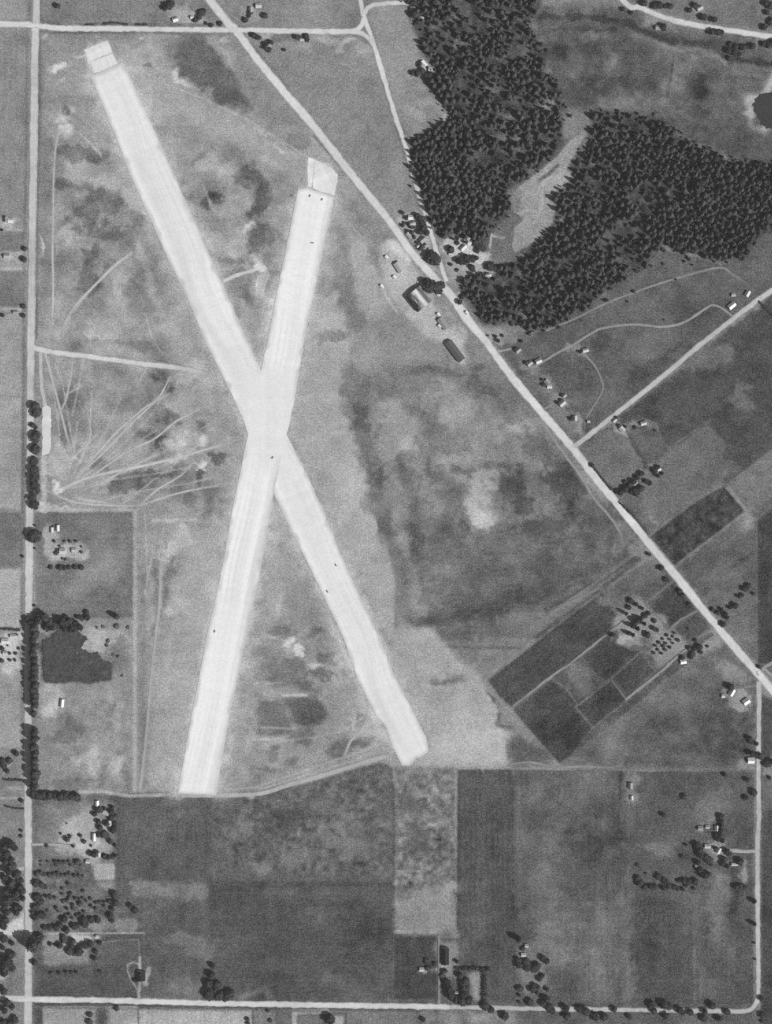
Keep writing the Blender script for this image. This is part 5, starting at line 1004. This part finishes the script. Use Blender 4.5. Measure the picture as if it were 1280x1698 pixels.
SH('narrow pale shed above the dark garden strip', 1218, 1433, 4, 10, 0, 200)
SH('little pale shed beside the western farmyard trees of the east farm', 1155, 1436, 4, 5, 0, 190)
SH('bright white-roofed shed at the end of the slanting lane', 1133, 1097, 7, 9, 10, 240)
H('pale-roofed house at the top of the highway grove', 1091, 779, 7, 8, 40, 195)
SH('small pale shed inside the highway grove', 1053, 801, 5, 6, 40, 185)
SH('small pale shed beside the north-east lane', 1019, 697, 5, 6, 40, 190)
H('pale-roofed house in the yard off the north-east lane', 1031, 712, 7, 8, -50, 205)
H('pale-roofed house east of the yard off the north-east lane', 1067, 702, 6, 9, 15, 200)
H('grey-roofed house nearest the wood in the roadside row', 859, 581, 7, 8, 40, 165)
H('grey-roofed house at the foot of the curving drive', 878, 603, 7, 8, 40, 170)
H('white-roofed house at the foot of the curving drive', 893, 599, 7, 9, 25, 208)
H('grey-roofed house in the middle of the roadside row', 907, 634, 7, 8, -50, 165)
SH('white shed below the middle house of the roadside row', 911, 641, 6, 7, 0, 208)
SH('small shed above the gabled roadside house', 936, 656, 5, 5, 40, 170)
H('pale gabled house at the short dirt drive', 932, 669, 8, 10, 40, 192)
H('grey-roofed house in the bright yard above the lane junction', 953, 694, 7, 8, 90, 180)
H('pale-roofed house at the head of the curved footpath', 971, 581, 6, 9, 15, 205)
SH('tiny pale shed beside the curved footpath', 976, 699, 4, 4, 0, 190)
H('white-roofed house on the hill by the north-east lane', 1213, 507, 8, 12, 40, 226)
H('pale-roofed house highest on the north-east lane', 1239, 487, 7, 9, 60, 212)
SH('small pale shed between the two hill houses', 1216, 489, 5, 6, 0, 185)
H('bright white-roofed house at the tip of the fork', 681, 361, 7, 7, 0, 230)
H('grey-roofed house below the white one at the fork', 684, 371, 7, 9, 20, 185)
H('pale-roofed house beside the highway at the fork', 679, 391, 6, 11, -50, 205)
H('grey-roofed house between highway and fork road row', 701, 398, 9, 10, 40, 165)
SH('small pale shed near the oval clump', 694, 408, 4, 6, 30, 195)
H('white-roofed house at the top of the pale yard below the wood', 776, 395, 6, 7, -40, 222)
SH('white shed beside the top house of the pale yard', 779, 403, 6, 6, 0, 222)
H('pale-roofed house in the middle of the pale yard below the wood', 768, 411, 7, 10, 45, 210)
SH('pale shed at the lower end of the pale yard', 748, 421, 4, 7, 0, 205)
H('white-roofed house tucked against the wood below the yard', 809, 457, 6, 9, 20, 212)
H('white-roofed house on the western edge of the wood', 702, 107, 9, 10, -50, 230)
SH('white shed beside the house on the western wood edge', 715, 115, 6, 8, 0, 215)
H('white-roofed house in the wood near the north fork', 698, 31, 6, 9, 0, 236)
SH('small pale shed at the wood tip near the north fork', 684, 14, 4, 8, 0, 195)
H('pale-roofed house above the north-east corner road', 1160, 14, 7, 9, 30, 185)
H('grey-roofed house under the north-east corner road', 1091, 46, 7, 8, 0, 160)
gable_house('workshop', 'low grey-roofed workshop on the apron beside the highway', 'building', 661.5, 443.5, 10, 17, -57, 178, wall_h=4, chimney=False, rise=.22)
gable_house('workshop', 'grey-roofed workshop between the barn hangar and the long shed', 'building', 734.5, 537, 9, 20, -55, 150, wall_h=3.6, chimney=False, rise=.22)
gable_house('storage_shed', 'long dark grey shed at the south end of the apron', 'building', 754.5, 582.5, 12, 38, -53, 98, wall_h=5, chimney=False, rise=.18)
for lb, x, y in (('small white hut north of the apron workshop', 641, 427), ('small white hut on the west edge of the apron', 633, 475), ('small white hut at the upper end of the middle workshop', 727, 522), ('small white hut beside the middle workshop', 729, 541), ('small white hut on the far side of the highway by the wood', 774, 519), ('small pale hut in the open apron', 654, 460), ('small pale hut beside the barn clump', 727, 489)):
    SH(lb, x, y, 4.2, 5.2, -50, 236)
# the hangar: a wide bow roof in patched sheets, shade painted into its south-west side
hg = link('hangar', None, None, (*W((696, 495.2)), 0), math.radians(-51)); tag(hg, 'large patched-roof hangar beside the highway', 'hangar')
HL, HW, HZ, HR = 15.5, 16.5, 6.6, 2.8
arc = lambda y: HZ + HR * max(0.0, 1 - (y / HW) ** 2) ** .75
ys = np.linspace(-HW, HW, 15)
for sx in (-1, 1):
    v = [(sx * HL, y, 0) for y in ys] + [(sx * HL, y, arc(y)) for y in ys]; n = len(ys)
    f = [(i, i + 1, n + i + 1, n + i) if sx > 0 else (i + 1, i, n + i, n + i + 1) for i in range(n - 1)]
    link('end_wall', mesh('end_wall', v, f, M_PLAST), hg)
for sy in (-1, 1): bx('side_wall', hg, M_PLAST, -HL, HL, sy * HW - .15, sy * HW + .15, 0, HZ - .05)
bx('door', hg, M_DARK, -HL - .08, -HL - .02, -9, 9, .1, 5.2); bx('door', hg, M_DARK, HL + .02, HL + .08, -9, 9, .1, 5.2)
bt = [56, 66, 96, 132, 128, 150, 212, 222, 210, 122, 108, 122, 146, 158]  # outermost south-west bands darkened: that slope's shade is put into the panel colour
hr = random.Random(3)
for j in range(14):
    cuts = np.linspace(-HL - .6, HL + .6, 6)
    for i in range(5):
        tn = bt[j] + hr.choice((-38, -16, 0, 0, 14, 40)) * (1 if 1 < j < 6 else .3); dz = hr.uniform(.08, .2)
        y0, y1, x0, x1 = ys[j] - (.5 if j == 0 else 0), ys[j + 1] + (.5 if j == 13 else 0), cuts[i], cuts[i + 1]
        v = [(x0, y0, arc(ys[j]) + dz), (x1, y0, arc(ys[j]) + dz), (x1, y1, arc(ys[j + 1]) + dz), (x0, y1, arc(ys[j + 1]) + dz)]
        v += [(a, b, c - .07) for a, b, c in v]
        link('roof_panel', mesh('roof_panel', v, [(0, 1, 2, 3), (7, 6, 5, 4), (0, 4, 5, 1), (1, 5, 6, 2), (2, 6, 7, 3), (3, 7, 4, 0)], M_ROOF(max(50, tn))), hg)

# ------------------------------------------------------------------ trucks on the runways
def truck(label, px, py, ang):
    t = link('truck', None, None, (*W((px, py)), .4), math.radians(ang), (.75, .75, .75)); tag(t, label, 'truck', 'trucks on the runways')
    bx('chassis', t, M_TRUCK, -2.6, 2.6, -.5, .5, .55, .85)
    v, f = [], []; box(v, f, -2.7, .7, -1.15, 1.15, .9, 1.05); box(v, f, -2.7, .7, -1.15, -1.05, 1.05, 1.75); box(v, f, -2.7, .7, 1.05, 1.15, 1.05, 1.75); box(v, f, -2.7, -2.6, -1.05, 1.05, 1.05, 1.75)
    link('load_bed', mesh('load_bed', v, f, M_TRUCK), t)
    v = [(.85, -1, .85), (2.0, -1, .85), (2.0, 1, .85), (.85, 1, .85), (.9, -.9, 2.3), (1.75, -.9, 2.3), (1.75, .9, 2.3), (.9, .9, 2.3)]
    cb = link('cab', mesh('cab', v, [(0, 1, 5, 4), (1, 2, 6, 5), (2, 3, 7, 6), (3, 0, 4, 7), (4, 5, 6, 7)], M_TRUCK), t)
    bx('windscreen', cb, M_DARK, 1.86, 1.93, -.75, .75, 1.55, 2.0)
    bx('bonnet', t, M_TRUCK, 2.02, 3.1, -.7, .7, .85, 1.5)
    for x in (-1.7, 2.3):
        for y in (-1.0, 1.0):
            v, f = [], []; n = 12
            for i in range(n):
                a = i * 6.283 / n; v += [(x + .45 * math.cos(a), y - .15, .45 + .45 * math.sin(a)), (x + .45 * math.cos(a), y + .15, .45 + .45 * math.sin(a))]
            f = [(2 * i, 2 * ((i + 1) % n), 2 * ((i + 1) % n) + 1, 2 * i + 1) for i in range(n)] + [tuple(range(0, 2 * n, 2)), tuple(range(1, 2 * n, 2))[::-1]]
            link('wheel', mesh('wheel', v, f, M_TYRE), t)
for lb, x, y, a in (('dark truck on the grass just west of the northern runway head', 484, 325, 80), ('dark truck at the western side of the northern runway head', 514, 325, 70), ('dark truck at the eastern side of the northern runway head', 534, 331, 60),
                    ('dark truck halfway down the northern arm of the streaked runway', 518, 403, 0), ('dark truck just below the runway crossing', 452, 759, 45), ('upper of two dark trucks on the south-east runway arm', 557, 937, -60), ('lower of two dark trucks on the south-east runway arm', 543, 981, -55), ('dark truck alone on the south-west runway arm', 356, 1047, 80)):
    truck(lb, x, y, a)

# ------------------------------------------------------------------ the air between the camera and the ground
v, f = [], []; box(v, f, -11500, 11500, -11500, 11500, -1.0, CAM_H + 60)
hm = bpy.data.materials.new('haze'); hm.use_nodes = True; hn = hm.node_tree; hn.nodes.clear()
ho = hn.nodes.new('ShaderNodeOutputMaterial'); hv = hn.nodes.new('ShaderNodeVolumePrincipled')
hv.inputs['Color'].default_value = (.95, .95, .95, 1); hv.inputs['Density'].default_value = 1.1e-5
hn.links.new(hv.outputs[0], ho.inputs['Volume'])
tag(link('haze', mesh('haze', v, f, hm)), 'thin even haze in the air over the whole airfield', 'haze', kind='stuff')
